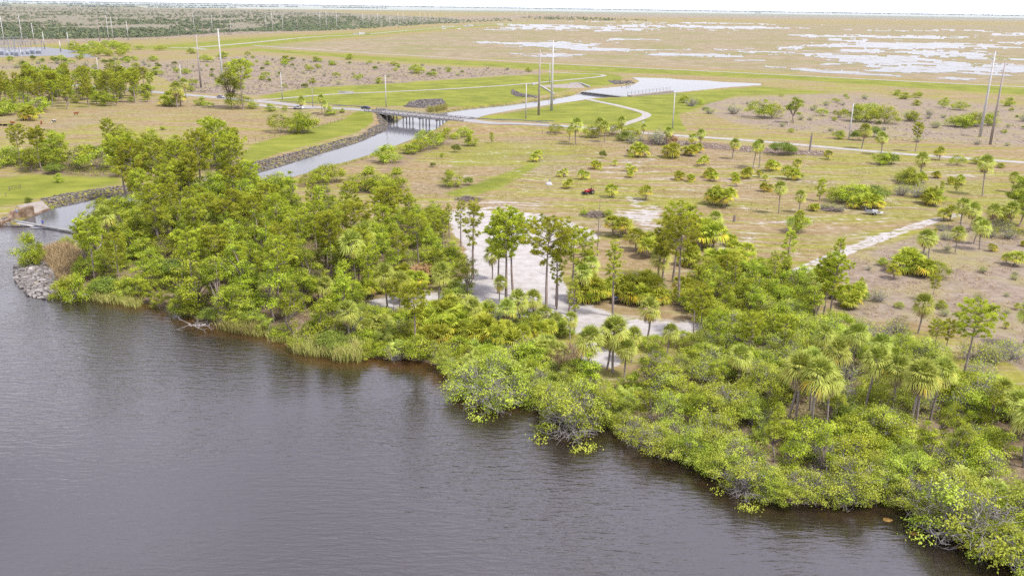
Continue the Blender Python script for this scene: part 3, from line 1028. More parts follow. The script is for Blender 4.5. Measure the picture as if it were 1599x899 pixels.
def make_palmetto(seed, H=2.6, heads=2, nf=20, spreadr=.7, Lp=.75, Lb=.85, leaf='palmetto', dead=5):
    rs = np.random.RandomState(seed)
    stems, cr, dd = [], MB(), MB()
    for h in range(heads):
        a0 = h * 2.4 + rs.rand()
        o = np.array([math.cos(a0), math.sin(a0), 0]) * (spreadr * (heads > 1)) * (.6 + .6 * rs.rand())
        hh = (H - Lp * .5 - Lb * .7) * (.55 + .45 * rs.rand() if h else 1.0)
        hh = max(hh, .25)
        c = o * 1.25 + np.array([0, 0, hh])
        sm = MB().tube(limb(rs, o - np.array([0, 0, .3]), c, .08, 4), (.16, .14, .14, .15), 6)
        stems.append(('stem', sm.mesh('stem', M['palmbark'], True)))
        for i in range(nf):
            u = (i + .5) / nf
            el = 1.3 - 1.75 * u + rs.normal() * .1
            a = i * 2.39996 + rs.normal() * .15
            d = (math.cos(a) * math.cos(el), math.sin(a) * math.cos(el), math.sin(el))
            t = .3 + .45 * rs.rand() if u < .72 else (.97 if rs.rand() < .5 else .85)
            fan(cr, c, d, rs, Lp * (.8 + .3 * rs.rand()), Lb * (.85 + .3 * rs.rand()), 12, t, .2 + .4 * u, 1.6)
        for i in range(dead):
            el = -.6 - .5 * rs.rand()
            a = rs.rand() * 6.28
            fan(dd, c - np.array([0, 0, .1]), (math.cos(a) * math.cos(el), math.sin(a) * math.cos(el), math.sin(el)), rs, Lp * .6, Lb * .7, 8, rs.rand() * .9, .4, .9)
    out = stems + [('crown', cr.mesh('crown', M[leaf]))]
    if dead:
        out.append(('dead_fronds', dd.mesh('dead_fronds', M['deadfrond'])))
    return out, H


def make_snag(seed, H=13.0):
    rs = np.random.RandomState(seed)
    st = MB()
    P = limb(rs, (0, 0, -.3), (.2, .1, H), .03, 9)
    st.tube(P, np.linspace(.16, .03, 9), 6)
    br = MB()
    for i in range(26):
        t = .35 + .63 * i / 26
        c = P[0] + (P[-1] - P[0]) * t
        a = rs.rand() * 6.28
        L = (1.9 - 1.3 * t) * (.5 + .7 * rs.rand())
        B = limb(rs, c, c + np.array([math.cos(a), math.sin(a), .35]) * L, .15, 4)
        br.tube(B, np.linspace(.04, .012, 4), 3)
        for _ in range(2):
            br.tube(limb(rs, B[2], B[2] + rs.normal(size=3) * .4, .1, 3), (.016, .012, .008), 3)
    return [('trunk', st.mesh('trunk', M['deadwood'], True)), ('branches', br.mesh('branches', M['deadwood']))], H


def make_twigshrub(seed, H=2.4, Rr=1.7, leafy=.25):
    """mostly leafless grey shrub"""
    rs = np.random.RandomState(seed)
    st, cr = MB(), MB()
    for i in range(70):
        a, q = rs.rand() * 6.28, math.sqrt(rs.rand())
        e = np.array([math.cos(a) * q * Rr, math.sin(a) * q * Rr, H * (.45 + .55 * rs.rand()) * (1.1 - .45 * q)])
        B = limb(rs, (e[0] * .18, e[1] * .18, -.1), e, .12, 5)
        st.tube(B, np.linspace(.028, .01, 5), 3)
        for _ in range(4):
            j = rs.randint(2, 5)
            st.tube(limb(rs, B[j], B[j] + rs.normal(size=3) * .33 + np.array([0, 0, .15]), .1, 3), (.013, .01, .007), 3)
        n = int(26 * leafy * 2 * rs.rand())
        if n:
            C = e + rs.normal(size=(n, 3)) * .28
            leaves(cr, C, rs.normal(size=(n, 3)) + np.array([0, 0, .8]), .17, .11, rs, .3 + .5 * rs.rand(n))
    return [('stems', st.mesh('stems', M['twig'])), ('foliage', cr.mesh('foliage', M['mang']))], H


KINDS = {}


def kind(key, nm, cat, variants):
    KINDS[key] = dict(name=nm, cat=cat, var=variants, n=0)


kind('oak', 'broadleaf_tree', 'tree', [make_broad(10 + i, 8.0, (3.2, 2.5, 3.8)[i % 3], .22, 17 + 2 * (i % 3), 46, .23, 'oak', stems=1, wild=True, open_=.12) for i in range(6)])
kind('lime', 'broadleaf_tree', 'tree', [make_broad(20 + i, 6.5, (2.8, 2.0)[i % 2], .18, 15, 46, .22, 'lime', stems=1, wild=True, open_=.12) for i in range(5)])
kind('slim', 'slender_tree', 'tree', [make_broad(180 + i, 9.0, 1.7 + .2 * i, .25, 14, 42, .22, ('lime', 'oak')[i % 2], stems=1, wild=True, open_=.25) for i in range(4)])
kind('bush', 'green_bush', 'bush', [make_broad(30 + i, 3.6, 2.6, .06, 13, 50, .20, 'lime', stems=3, wild=i % 2 == 1, open_=.08) for i in range(5)])
kind('shrub', 'understory_shrub', 'shrub', KINDS['bush']['var'])
kind('dusky', 'dark_bush', 'bush', [make_broad(40 + i, 3.4, 2.4, .08, 7, 70, .22, 'dusky', stems=3) for i in range(3)])
kind('mang', 'mangrove_bush', 'bush', [make_broad(50 + i, 4.2 + .5 * (i % 3), 2.9, .1, 15, 64 - 6 * (i % 2), .165, 'mang', bare=.14 + .2 * (i % 2), stems=3, open_=.20 + .14 * (i % 2), wild=i % 3 != 0) for i in range(7)])
kind('mangbare', 'mangrove_bush', 'bush', [make_broad(60 + i, 3.8, 3.0, .08, 12, 46, .18, 'mang', bare=.9, stems=4, open_=.34, wild=True) for i in range(3)])
kind('pine', 'pine_tree', 'tree', [make_pine(70 + i, 14.0, .46 + .05 * (i % 3), 2.9 + .4 * (i % 2), 27 + 3 * (i % 3), nn=38, tf=9, tl=.52) for i in range(6)])
kind('bigpine', 'pine_tree', 'tree', [make_pine(80 + i, 15.0, .60, 4.0, 30, tf=9, nn=36, flat=.6, tl=.56) for i in range(3)])
kind('thinpine', 'pine_tree', 'tree', [make_pine(84 + i, 11.0, .42, 1.35, 22, 'pineyoung', tf=4, nn=30) for i in range(3)])
kind('youngpine', 'pine_tree', 'tree', [make_pine(90 + i, 5.0, .2, 1.2, 18, 'pineyoung', tf=4, nn=30) for i in range(3)])
kind('palm', 'sabal_palm', 'palm', [make_palm(100 + i, 9.0, lean=.03 + .015 * i) for i in range(5)])
kind('lowpalm', 'sabal_palm', 'palm', [make_palm(110 + i, 7.2, nf=36, lean=.04, dead=10) for i in range(3)])
kind('palmetto', 'short_palm', 'palm', [make_palmetto(120 + i, 2.6, 1 + i % 3, dead=4) for i in range(6)])
kind('bigpalmetto', 'short_palm', 'palm', [make_palmetto(130 + i, 3.8, 2 + i % 2, 24, 1.0, 1.0, 1.15, dead=7) for i in range(4)])
kind('bluepalmetto', 'short_palm', 'palm', [make_palmetto(140 + i, 2.6, 3, 18, 1.2, .9, .9, 'palm', dead=3) for i in range(3)])
kind('snag', 'dead_tree', 'tree', [make_snag(150), make_snag(151, 10.0)])
kind('twig', 'bare_bush', 'bush', [make_twigshrub(160 + i, 2.4, 1.7, .12 + .2 * (i % 2)) for i in range(4)])
kind('rust', 'brown_bush', 'bush', [make_broad(170, 3.2, 2.2, .1, 7, 60, .26, 'rust', stems=3)])

PLANTS = []


def plant(key, x, y, z, H, rz=None, label=None, group=None, vi=None, wide=1.0, adj=None):
    kd = KINDS[key]
    i = random.randrange(len(kd['var'])) if vi is None else vi
    parts, H0 = kd['var'][i]
    s = H / H0
    t = empty(kd['name'], (x, y, z - .05), random.random() * 6.283 if rz is None else rz, s)
    t.scale = (s * wide, s * wide, s)
    t['category'] = kd['cat']
    for nm, me_ in parts:
        link(nm, me_, t)
    if label:
        t['label'] = label
    t['group'] = group or GROUPS[key]
    PLANTS.append((t, key, H, adj))
    return t


GROUPS = {'oak': 'broadleaf trees of the riverbank wood', 'lime': 'bright green trees', 'bush': 'round green bushes', 'dusky': 'dark green bushes', 'shrub': 'green shrubs under the trees',
          'mang': 'yellow-green mangrove bushes on the bank', 'mangbare': 'yellow-green mangrove bushes on the bank', 'pine': 'pine trees', 'bigpine': 'pine trees', 'thinpine': 'slender pines',
          'youngpine': 'young pines', 'slim': 'slender leafy trees', 'palm': 'tall sabal palms', 'lowpalm': 'tall sabal palms', 'palmetto': 'short palms', 'bigpalmetto': 'short palms',
          'bluepalmetto': 'short palms', 'snag': 'dead trees', 'twig': 'bare grey bushes', 'rust': 'brown bushes'}


def put(key, bx, by, top, label=None, wide=1.0, vi=None, rz=None, adj=None, group=None):
    x, y, z = GT(bx, by)
    H = tall(x, y, z, top)
    if key == 'palm':
        wide *= .92
        if H < 8.2:
            key = 'lowpalm'
    if vi is not None and vi >= len(KINDS[key]['var']):
        vi = 0
    return plant(key, x, y, z, H, rz, label, group, vi, wide, adj)
# ------------------------------------------------------------------ plants that can be told apart, one by one: foot x, foot y, top y in the survey picture
for a in [  # pines of the wood on the point and round the sand
    ('pine', 200, 326, 216), ('pine', 212, 312, 226), ('pine', 250, 396, 292), ('bigpine', 329, 378, 308), ('pine', 285, 312, 224), ('pine', 318, 318, 208),
    ('pine', 347, 306, 190), ('pine', 368, 312, 214), ('pine', 243, 312, 232), ('pine', 300, 330, 243), ('pine', 368, 335, 262), ('pine', 265, 340, 262),
    ('pine', 225, 345, 268), ('pine', 395, 330, 255), ('thinpine', 489, 352, 281), ('thinpine', 500, 365, 290), ('pine', 548, 356, 286),
    ('thinpine', 585, 356, 292), ('pine', 560, 424, 318), ('bigpine', 655, 420, 334), ('pine', 620, 352, 294), ('pine', 600, 395, 322), ('thinpine', 640, 372, 300),
    ('thinpine', 720, 385, 314), ('thinpine', 738, 436, 314), ('thinpine', 702, 372, 318), ('pine', 440, 395, 308), ('pine', 470, 420, 330),
    ('pine', 420, 370, 290), ('pine', 512, 425, 335), ('pine', 790, 470, 333), ('bigpine', 802, 462, 338), ('bigpine', 854, 498, 346, 'broad-crowned pine at the near edge of the white sand, tallest of its group'), ('bigpine', 888, 491, 362),
    ('thinpine', 869, 483, 396), ('thinpine', 896, 521, 440), ('thinpine', 957, 494, 379),
    ('bigpine', 1050, 440, 322), ('bigpine', 1060, 475, 342), ('pine', 1032, 452, 360), ('bigpine', 1083, 522, 444), ('pine', 1092, 533, 452), ('pine', 1294, 512, 402), ('pine', 1282, 505, 410),
    ('bigpine', 1500, 604, 476), ('pine', 1218, 569, 496), ('thinpine', 1226, 446, 358), ('pine', 646, 546, 447, 'lone slim-trunked pine standing right at the water edge'), ('pine', 615, 500, 440),
    ('pine', 1168, 575, 490), ('pine', 1122, 560, 486), ('bigpine', 1455, 560, 502), ('pine', 1475, 555, 500), ('thinpine', 1205, 470, 395), ('pine', 1455, 470, 430)]:
    put(*a)
for a in [('youngpine', 1309, 407, 373), ('youngpine', 1279, 314, 281), ('youngpine', 732, 228, 210), ('youngpine', 768, 224, 208), ('youngpine', 1470, 300, 284), ('youngpine', 1492, 300, 282),
          ('youngpine', 1247, 364, 330), ('thinpine', 1458, 320, 290)]:
    put(*a)
put('snag', 933, 399, 311, 'tall bare dead tree standing between white sand and pasture', vi=0)
put('snag', 515, 356, 286, 'bare thin dead trunk rising among yellow-green pines above the canal', vi=1)
put('snag', 868, 478, 392, 'bare thin dead trunk beside the big forked pines on the white sand', vi=1)
put('bigpine', 380, 171, 95, 'tall ragged pine standing over a bush beside the silver car', vi=0)
put('oak', 362, 168, 108, 'bushy tree joined to the tall ragged pine beside the road')
put('bush', 372, 169, 146, 'round green bush under the tall ragged pine beside the road', wide=1.3)
put('oak', 1240, 192, 151, 'bright conical tree alone in the brown field right of the spillway pond', vi=1)
put('pine', 1429, 237, 193, 'lone round-headed tree just beyond the white track at right')
for a in [('palm', 556, 450, 362), ('palm', 575, 432, 350), ('palm', 686, 489, 414), ('palm', 769, 436, 386), ('palm', 780, 472, 432), ('palm', 811, 514, 456), ('palm', 920, 596, 517),
          ('palm', 947, 576, 506), ('palm', 957, 582, 500), ('palm', 986, 566, 514), ('palm', 1009, 532, 468), ('palm', 1041, 556, 508), ('lowpalm', 1150, 604, 542), ('lowpalm', 1111, 372, 331),
          ('palm', 1030, 450, 388), ('lowpalm', 923, 448, 402), ('palm', 1268, 676, 560), ('palm', 1241, 664, 553), ('palm', 1265, 640, 548), ('palm', 1348, 648, 546), ('palm', 1304, 602, 534),
          ('palm', 1283, 572, 511), ('palm', 1331, 574, 510), ('palm', 1364, 588, 525), ('palm', 1390, 655, 558), ('palm', 1416, 680, 568, 'left one of two pale-trunked palms side by side at lower right'), ('palm', 1430, 675, 566, 'right one of two pale-trunked palms side by side at lower right'), ('palm', 1452, 655, 562),
          ('palm', 1433, 520, 461), ('palm', 1597, 540, 470), ('palm', 1558, 660, 598), ('palm', 1580, 690, 616), ('palm', 1600, 730, 632), ('palm', 1612, 690, 615),
          ('palm', 1216, 333, 284), ('lowpalm', 1248, 332, 299), ('palm', 1534, 306, 246), ('lowpalm', 1434, 280, 240), ('palm', 1175, 264, 222), ('palm', 1185, 262, 220), ('lowpalm', 1144, 248, 218),
          ('lowpalm', 900, 226, 186), ('lowpalm', 889, 222, 198), ('lowpalm', 934, 216, 185), ('lowpalm', 944, 222, 191), ('lowpalm', 969, 210, 183), ('lowpalm', 1004, 214, 195), ('lowpalm', 1041, 226, 200),
          ('lowpalm', 1093, 230, 203), ('lowpalm', 1375, 242, 208), ('palm', 471, 178, 152), ('palm', 503, 180, 149), ('palm', 508, 181, 158), ('palm', 294, 161, 124), ('lowpalm', 425, 329, 295),
          ('lowpalm', 1441, 410, 362), ('lowpalm', 1450, 405, 366), ('lowpalm', 1491, 396, 356), ('lowpalm', 1500, 356, 312), ('lowpalm', 1512, 362, 318), ('lowpalm', 1545, 362, 320), ('lowpalm', 1575, 362, 318),
          ('lowpalm', 1530, 390, 346), ('lowpalm', 1520, 380, 340), ('lowpalm', 1345, 232, 195), ('palm', 180, 395, 325), ('lowpalm', 830, 505, 455), ('lowpalm', 795, 520, 470), ('palm', 605, 480, 415), ('lowpalm', 625, 490, 430), ('lowpalm', 1580, 300, 270),
          ('lowpalm', 1268, 470, 420), ('lowpalm', 1300, 430, 395), ('lowpalm', 740, 520, 470), ('lowpalm', 210, 140, 108), ('lowpalm', 277, 168, 130), ('lowpalm', 1320, 560, 515), ('palm', 1228, 660, 565), ('palm', 1290, 672, 575)]:
    put(*a)
SP = [(836, 252, 16), (877, 276, 13), (910, 280, 14), (888, 294, 13), (996, 245, 22), (931, 264, 14), (960, 259, 9), (985, 277, 12), (986, 268, 12), (954, 308, 20, 1.2), (1008, 312, 22), (966, 367, 30), (1045, 246, 24),
      (1052, 246, 14), (1075, 243, 17), (1088, 238, 14), (1081, 226, 17), (1060, 281, 14), (1079, 284, 12), (1112, 283, 14), (1106, 277, 14), (1092, 260, 11), (1099, 258, 15), (1165, 278, 17), (1185, 277, 12), (1149, 291, 14),
      (1148, 281, 12), (1195, 283, 10), (1197, 299, 14), (1115, 318, 26), (1126, 322, 28), (1141, 384, 17), (1156, 408, 28), (1098, 388, 40, 1.1), (1088, 378, 40), (1208, 266, 17), (1200, 268, 14), (1234, 280, 20), (1244, 264, 15),
      (1292, 249, 14), (1270, 329, 12), (1340, 326, 22), (1366, 325, 22), (1485, 288, 12), (1500, 288, 14), (1463, 278, 11), (1455, 320, 24), (1448, 318, 18), (1432, 285, 16), (1550, 392, 12), (1005, 260, 0), (1140, 241, 0),
      (1466, 250, 20), (1350, 246, 0), (1435, 262, 0), (1235, 262, 0), (1390, 420, 0), (1415, 425, 34, 1.2), (1440, 430, 28, 1.2), (1395, 435, 22), (1330, 470, 28), (1400, 408, 0), (1290, 460, 36), (1460, 365, 8), (1480, 378, 0),
      (1565, 345, 24), (1480, 345, 22), (1325, 480, 26), (1010, 400, 30, 1.2), (1000, 392, 34), (1075, 415, 30), (1120, 425, 34), (1135, 430, 34), (1150, 420, 28), (1105, 435, 28), (990, 470, 36), (975, 468, 30), (1005, 476, 32),
      (1020, 465, 40), (1070, 462, 30), (940, 465, 30), (917, 470, 40), (690, 500, 34), (720, 515, 40), (705, 525, 38), (735, 540, 38), (680, 540, 36), (660, 520, 36), (765, 535, 44), (790, 545, 40), (815, 540, 34), (750, 500, 26), (600, 455, 28), (640, 470, 34),
      (650, 450, 28), (625, 440, 28), (575, 465, 30), (705, 455, 22), (720, 460, 18), (845, 530, 30), (865, 520, 22), (1340, 260, 0), (44, 188, 22), (62, 185, 16), (282, 166, 22), (262, 165, 22), (1585, 415, 22, 1.3), (1570, 412, 16)]
for t in SP:
    if t[2] <= 0:
        continue
    by = t[1]
    key = 'bigpalmetto' if t[2] > 24 else ('bluepalmetto' if 560 < t[0] < 880 and by > 430 else 'palmetto')
    put(key, t[0], by, by - t[2], wide=t[3] if len(t) > 3 else random.uniform(.95, 1.12))
for a in [('pine', 778, 458, 348), ('bluepalmetto', 700, 496, 466), ('bluepalmetto', 745, 498, 468), ('bluepalmetto', 800, 505, 476), ('bluepalmetto', 850, 512, 484), ('slim', 700, 455, 400), ('bush', 700, 470, 452), ('shrub', 735, 500, 476), ('shrub', 760, 500, 478), ('shrub', 830, 520, 492), ('shrub', 880, 522, 498), ('bush', 925, 472, 445), ('lowpalm', 905, 470, 415), ('slim', 730, 460, 400), ('lowpalm', 890, 530, 490), ('shrub', 985, 540, 516), ('shrub', 1020, 545, 522), ('shrub', 1065, 540, 515), ('lime', 1085, 500, 462), ('shrub', 955, 545, 525), ('lowpalm', 975, 590, 535), ('bush', 900, 590, 560)]:
    put(*a)
put('rust', 660, 442, 411, 'coppery brown dead palm thicket among green palms left of the sand')
put('rust', 1047, 226, 209, 'coppery dead fronds below a palm beside the white track', wide=.8)
BU = [('bush', 605, 254, 28, 1.15), ('bush', 668, 231, 28, 1.1), ('bush', 690, 226, 28, 1), ('bush', 655, 236, 20, 1), ('bush', 640, 240, 16, 1.3), ('bush', 516, 284, 30, 1), ('bush', 500, 287, 26, .9), ('bush', 430, 305, 34, 1.2),
      ('bush', 575, 298, 38, 1), ('bush', 618, 294, 32, 1), ('bush', 595, 300, 30, 1), ('bush', 480, 290, 18, 1), ('bush', 704, 292, 26, 1), ('dusky', 731, 289, 14, .8), ('bush', 726, 214, 16, 1.1), ('bush', 710, 217, 10, 1.1), ('bush', 734, 228, 19, .9),
      ('bush', 768, 200, 8, 1), ('dusky', 712, 238, 14, .7), ('dusky', 676, 261, 8, .8), ('bush', 690, 246, 8, .6), ('dusky', 941, 247, 13, .6), ('bush', 438, 206, 29, 1), ('bush', 474, 208, 33, 1), ('bush', 470, 206, 26, 1.1), ('bush', 423, 174, 12, 1.2), ('bush', 535, 182, 13, 1.1), ('bush', 516, 182, 16, 1), ('bush', 445, 174, 10, .6),
      ('bush', 1185, 184, 27, 1.1), ('bush', 1205, 184, 24, 1), ('bush', 1068, 161, 12, 1), ('bush', 1091, 163, 10, 1), ('bush', 1312, 184, 15, 1), ('bush', 1340, 190, 27, 1.1), ('bush', 1378, 192, 28, 1.1), ('bush', 1360, 184, 24, 1), ('bush', 1283, 181, 12, 1.2), ('bush', 1303, 189, 7, .9),
      ('bush', 1425, 190, 16, 1), ('bush', 1492, 198, 18, 1.2), ('bush', 1522, 197, 22, 1.1), ('bush', 1505, 199, 20, 1.1), ('bush', 1545, 196, 18, 1), ('bush', 1498, 172, 14, 1.2), ('bush', 1472, 168, 12, 1), ('bush', 1477, 160, 8, 1), ('bush', 1574, 166, 14, 1), ('bush', 1400, 149, 9, 1.3), ('bush', 1412, 155, 11, 1.3), ('bush', 1433, 153, 11, 1), ('bush', 1430, 165, 9, 1.2),
      ('bush', 1305, 160, 7, 1.3), ('bush', 1310, 217, 14, 1.1), ('dusky', 1340, 219, 17, 1), ('dusky', 1362, 214, 18, 1), ('bush', 1568, 208, 6, 1.2), ('bush', 1220, 151, 4, 1.5), ('bush', 1320, 151, 5, 1), ('bush', 955, 212, 22, 1.2), ('bush', 925, 214, 20, 1.1), ('bush', 985, 218, 20, 1.1), ('dusky', 975, 220, 16, 1.2), ('bush', 868, 209, 16, 1.1),
      ('bush', 1245, 362, 30, .85), ('bush', 1330, 318, 32, 1.1), ('bush', 1345, 316, 28, 1.2), ('dusky', 1365, 316, 28, 1.0), ('bush', 1310, 314, 26, 1.1), ('bush', 1420, 288, 26, 1), ('bush', 1412, 284, 20, 1), ('bush', 1378, 257, 20, 1.1), ('dusky', 1390, 256, 18, 1), ('bush', 1495, 258, 16, 1.1), ('bush', 1525, 256, 12, 1.2), ('bush', 1562, 262, 8, 1.4), ('dusky', 1220, 242, 22, 1.2), ('dusky', 1235, 240, 14, 1.1),
      ('bush', 1462, 315, 20, 1), ('dusky', 1245, 280, 12, 1), ('bush', 950, 338, 12, .9), ('bush', 912, 336, 10, .9), ('oak', 1590, 352, 60, 1), ('oak', 1615, 330, 60, 1), ('oak', 1585, 325, 50, 1), ('oak', 1612, 365, 50, 1), ('bush', 1460, 432, 26, 1), ('dusky', 1340, 470, 22, 1),
      ('bush', 18, 254, 26, 1.2), ('bush', 5, 260, 26, 1.1), ('dusky', 40, 252, 12, 1), ('oak', 75, 262, 34, 1.2), ('lime', 95, 268, 36, 1.2), ('bush', 120, 262, 36, 1.2), ('bush', 60, 258, 26, 1.2), ('oak', 340, 262, 78, .9), ('oak', 320, 262, 60, .9), ('lime', 240, 250, 48, 1.1), ('lime', 280, 255, 44, 1.2), ('oak', 212, 258, 46, 1.1), ('bush', 160, 264, 34, 1.3), ('oak', 362, 262, 50, .9),
      ('bush', 99, 212, 5, 1), ('bush', 255, 203, 6, 1), ('bush', 253, 203, 6, .6), ('bush', 94, 286, 0, 1), ('bush', 93, 285, 15, .7), ('dusky', 45, 316, 9, 1), ('bush', 62, 175, 24, 1.1), ('bush', 5, 180, 22, 1.3), ('bush', 315, 165, 14, 1.1), ('bush', 325, 168, 10, 1.3), ('bush', 395, 170, 10, 1.3), ('bush', 268, 166, 14, 1),
      ('bush', 55, 470, 0, 1), ('bush', 47, 414, 50, .55), ('bush', 60, 412, 34, .6), ('bush', 105, 388, 20, .8), ('bush', 108, 461, 30, .62), ('bush', 122, 462, 34, .6), ('bush', 92, 460, 20, .7)]
for kx, bx, by, h, wd in BU:
    if h:
        put(kx, bx, by, by - h, wide=wd)
for bx, by, h in [(1296, 327, 12), (1285, 326, 10), (1312, 330, 10), (1407, 305, 20), (1432, 308, 24), (1030, 226, 24), (1025, 222, 20), (1265, 188, 6), (1145, 178, 16), (1080, 166, 16), (1420, 188, 16), (1108, 178, 10), (1575, 355, 10), (1560, 360, 22), (1545, 370, 18), (1575, 372, 20), (690, 215, 10), (985, 224, 14), (1000, 222, 12), (1215, 570, 30), (1380, 540, 34), (1400, 520, 24), (1345, 520, 24), (1260, 590, 30), (1370, 470, 20), (1478, 375, 14), (1470, 360, 12), (770, 510, 24),
                  (1520, 560, 30), (1550, 565, 26), (1575, 560, 30), (1530, 590, 30), (640, 520, 24), (560, 520, 26), (535, 500, 24), (820, 560, 34), (1460, 200, 12), (1550, 185, 12), (1600, 190, 14), (40, 256, 12), (1290, 165, 8), (1350, 155, 8), (1450, 180, 10)]:
    put('twig', bx, by, by - h, wide=1.15)

# ------------------------------------------------------------------ filling of the wood, tree by tree
PTS = [(p[0].location.x, p[0].location.y - (1.2 if 'alm' in p[1] else 0), 2.9 if p[1] in ('palm', 'lowpalm') else 1.2) for p in PLANTS]


def fill(poly, rules, seed, keep=(0, 1, 3, 2.2)):
    rs = np.random.RandomState(seed)
    Wp = [G(*p) for p in poly]
    A = np.array(Wp)
    for key, cnt, h0, h1, rad in rules:
        tries = got = 0
        while got < cnt and tries < cnt * 40:
            tries += 1
            x, y = A[:, 0].min() + rs.rand() * np.ptp(A[:, 0]), A[:, 1].min() + rs.rand() * np.ptp(A[:, 1])
            xa, ya = np.array([x]), np.array([y])
            if sdist(xa, ya, Wp)[0] > 0 or sdist(xa, ya, RIVER)[0] < 1.6 or sdist(xa, ya, CANAL)[0] < 2.0:
                continue
            if any((x - a) ** 2 + (y - b) ** 2 < (max(rad, c) * .95) ** 2 for a, b, c in PTS):
                continue
            z = hz1(x, y)
            plant(key, x, y, z, h0 + (h1 - h0) * rs.rand(), wide=.9 + .25 * rs.rand())
            PTS.append((x, y, rad))
            got += 1


fill(WOOD_A1, [('oak', 7, 7, 10, 3.4), ('lime', 6, 5, 8, 3.0), ('pine', 5, 10, 13, 2.5), ('bush', 10, 2.5, 4, 2.0), ('dusky', 5, 2.5, 4, 2)], 1)
fill(WOOD_A2, [('slim', 46, 7, 11, 1.7), ('oak', 56, 5.5, 9.5, 2.3), ('lime', 40, 4.5, 8, 2.0), ('pine', 22, 9, 13, 1.8), ('lowpalm', 6, 4.5, 6.5, 1.8), ('dusky', 16, 2.5, 4, 1.9), ('shrub', 50, 2.6, 4.2, 1.5)], 2)
fill(WOOD_B, [('slim', 10, 6, 9, 1.8), ('oak', 6, 5, 7, 2.6), ('pine', 4, 8, 12, 2.4), ('lime', 5, 4, 7, 2.4), ('palmetto', 6, 2, 3, 1.6), ('shrub', 8, 2, 3.5, 1.7)], 3)
fill(WOOD_C, [('bluepalmetto', 14, 2.2, 3.4, 1.9), ('shrub', 18, 2.2, 3.8, 1.8), ('dusky', 9, 2, 3.4, 1.7), ('twig', 12, 1.8, 2.8, 1.4), ('mang', 6, 2.8, 3.8, 1.8)], 4)
fill(WOOD_D, [('mang', 95, 2.4, 5.4, 1.75), ('shrub', 50, 2.2, 4.2, 1.5), ('mangbare', 6, 2.8, 4.0, 2.0), ('twig', 34, 2.2, 3.6, 1.3), ('slim', 22, 5, 8, 1.5), ('dusky', 5, 2, 3.2, 1.6), ('bluepalmetto', 8, 2, 3, 1.8)], 5)
fill(WOOD_E, [('slim', 8, 5, 7.5, 1.8), ('lime', 20, 4.0, 6.5, 2.3), ('shrub', 22, 2.4, 4.2, 1.8), ('thinpine', 4, 6, 9, 2)], 6)
fill([(940, 442), (1075, 442), (1070, 470), (990, 484), (930, 462)], [('shrub', 5, 1.6, 2.6, 1.8), ('palmetto', 6, 2, 2.8, 1.6)], 7)
# bushes that lean over the water along the bank
line = resample(SHORE[11:], 2.7)
for i, (x, y) in enumerate(line):
    jx_, jy_ = proj(x, y, WL)
    if jx_ > 1800:
        break
    if jx_ < 135:
        continue
    w = float(sdist(np.array([x]), np.array([y]), RIVER)[0])
    x2, y2 = x + random.uniform(-.4, .4), y + random.uniform(.3, 1.7)
    z = hz1(x2, y2)
    if jx_ > 690:
        plant('mangbare' if random.random() < .15 else 'mang', x2, y2, max(z, WL), random.uniform(3.0, 4.3) if jx_ > 950 else random.uniform(2.4, 3.6))
    elif random.random() < .95:
        plant(random.choice(['shrub', 'shrub', 'dusky', 'mang', 'lime'] if jx_ < 420 else ['shrub', 'mang', 'twig', 'shrub']), x2, y2, max(z, WL), random.uniform(2.2, 4.6) if jx_ < 420 else random.uniform(1.6, 3.2))
for a in [('mang', 775, 612, 545), ('mangbare', 735, 618, 568), ('mangbare', 770, 632, 580), ('mangbare', 800, 622, 585), ('mang', 905, 660, 590), ('mangbare', 890, 672, 615), ('mang', 935, 655, 600), ('mang', 870, 645, 595), ('mangbare', 1475, 820, 750), ('mangbare', 1530, 850, 770)]:
    put(*a)
fill([(565, 500), (690, 500), (690, 566), (600, 560), (562, 556)], [('shrub', 12, 1.8, 3.2, 1.5), ('mang', 5, 2, 3, 1.7), ('bluepalmetto', 4, 2, 2.8, 1.6)], 14)
# pine stand at the far left and scattered scrub beyond the road
fill([(-60, 190), (0, 186), (90, 172), (150, 168), (240, 160), (235, 142), (120, 138), (0, 140), (-80, 150)], [('pine', 90, 10, 15.5, 1.9), ('slim', 30, 6, 10, 1.8), ('oak', 24, 5, 8, 2.4), ('lime', 20, 4, 6, 2.2), ('shrub', 44, 2.5, 4.5, 1.8), ('lowpalm', 8, 4, 6, 2)], 8)
fill([(105, 76), (200, 72), (205, 90), (150, 92), (110, 84)], [('bush', 26, 5, 8, 6)], 9)
fill([(0, 95), (130, 90), (240, 95), (240, 112), (100, 108), (0, 108)], [('bush', 14, 3, 5, 6), ('dusky', 12, 3, 5, 6), ('twig', 16, 3, 4, 5)], 10)
fill([(240, 100), (400, 90), (600, 100), (800, 110), (830, 114), (600, 131), (480, 137), (400, 149), (300, 145), (245, 120)], [('bush', 34, 2.2, 4.5, 6), ('dusky', 22, 2, 3.5, 6), ('twig', 40, 2, 3.2, 4)], 11)
for bx, by, h, wd in [(650, 114, 14, 1.3), (545, 93, 9, 1.4), (448, 97, 10, 1.2), (493, 97, 9, 1.1), (615, 103, 7, 1.3), (577, 99, 5, 1.2), (520, 102, 7, 1.5), (217, 78, 8, 1.5), (250, 79, 8, 1.4), (300, 84, 9, 1.4), (322, 97, 12, 1.2), (245, 117, 13, 1.4), (290, 116, 9, 1.2), (240, 96, 9, 1.3), (355, 108, 11, 1), (348, 92, 12, 1), (387, 88, 8, .9), (825, 112, 7, 1.3), (115, 74, 10, 1.2)]:
    put('bush', bx, by, by - h, wide=wd)
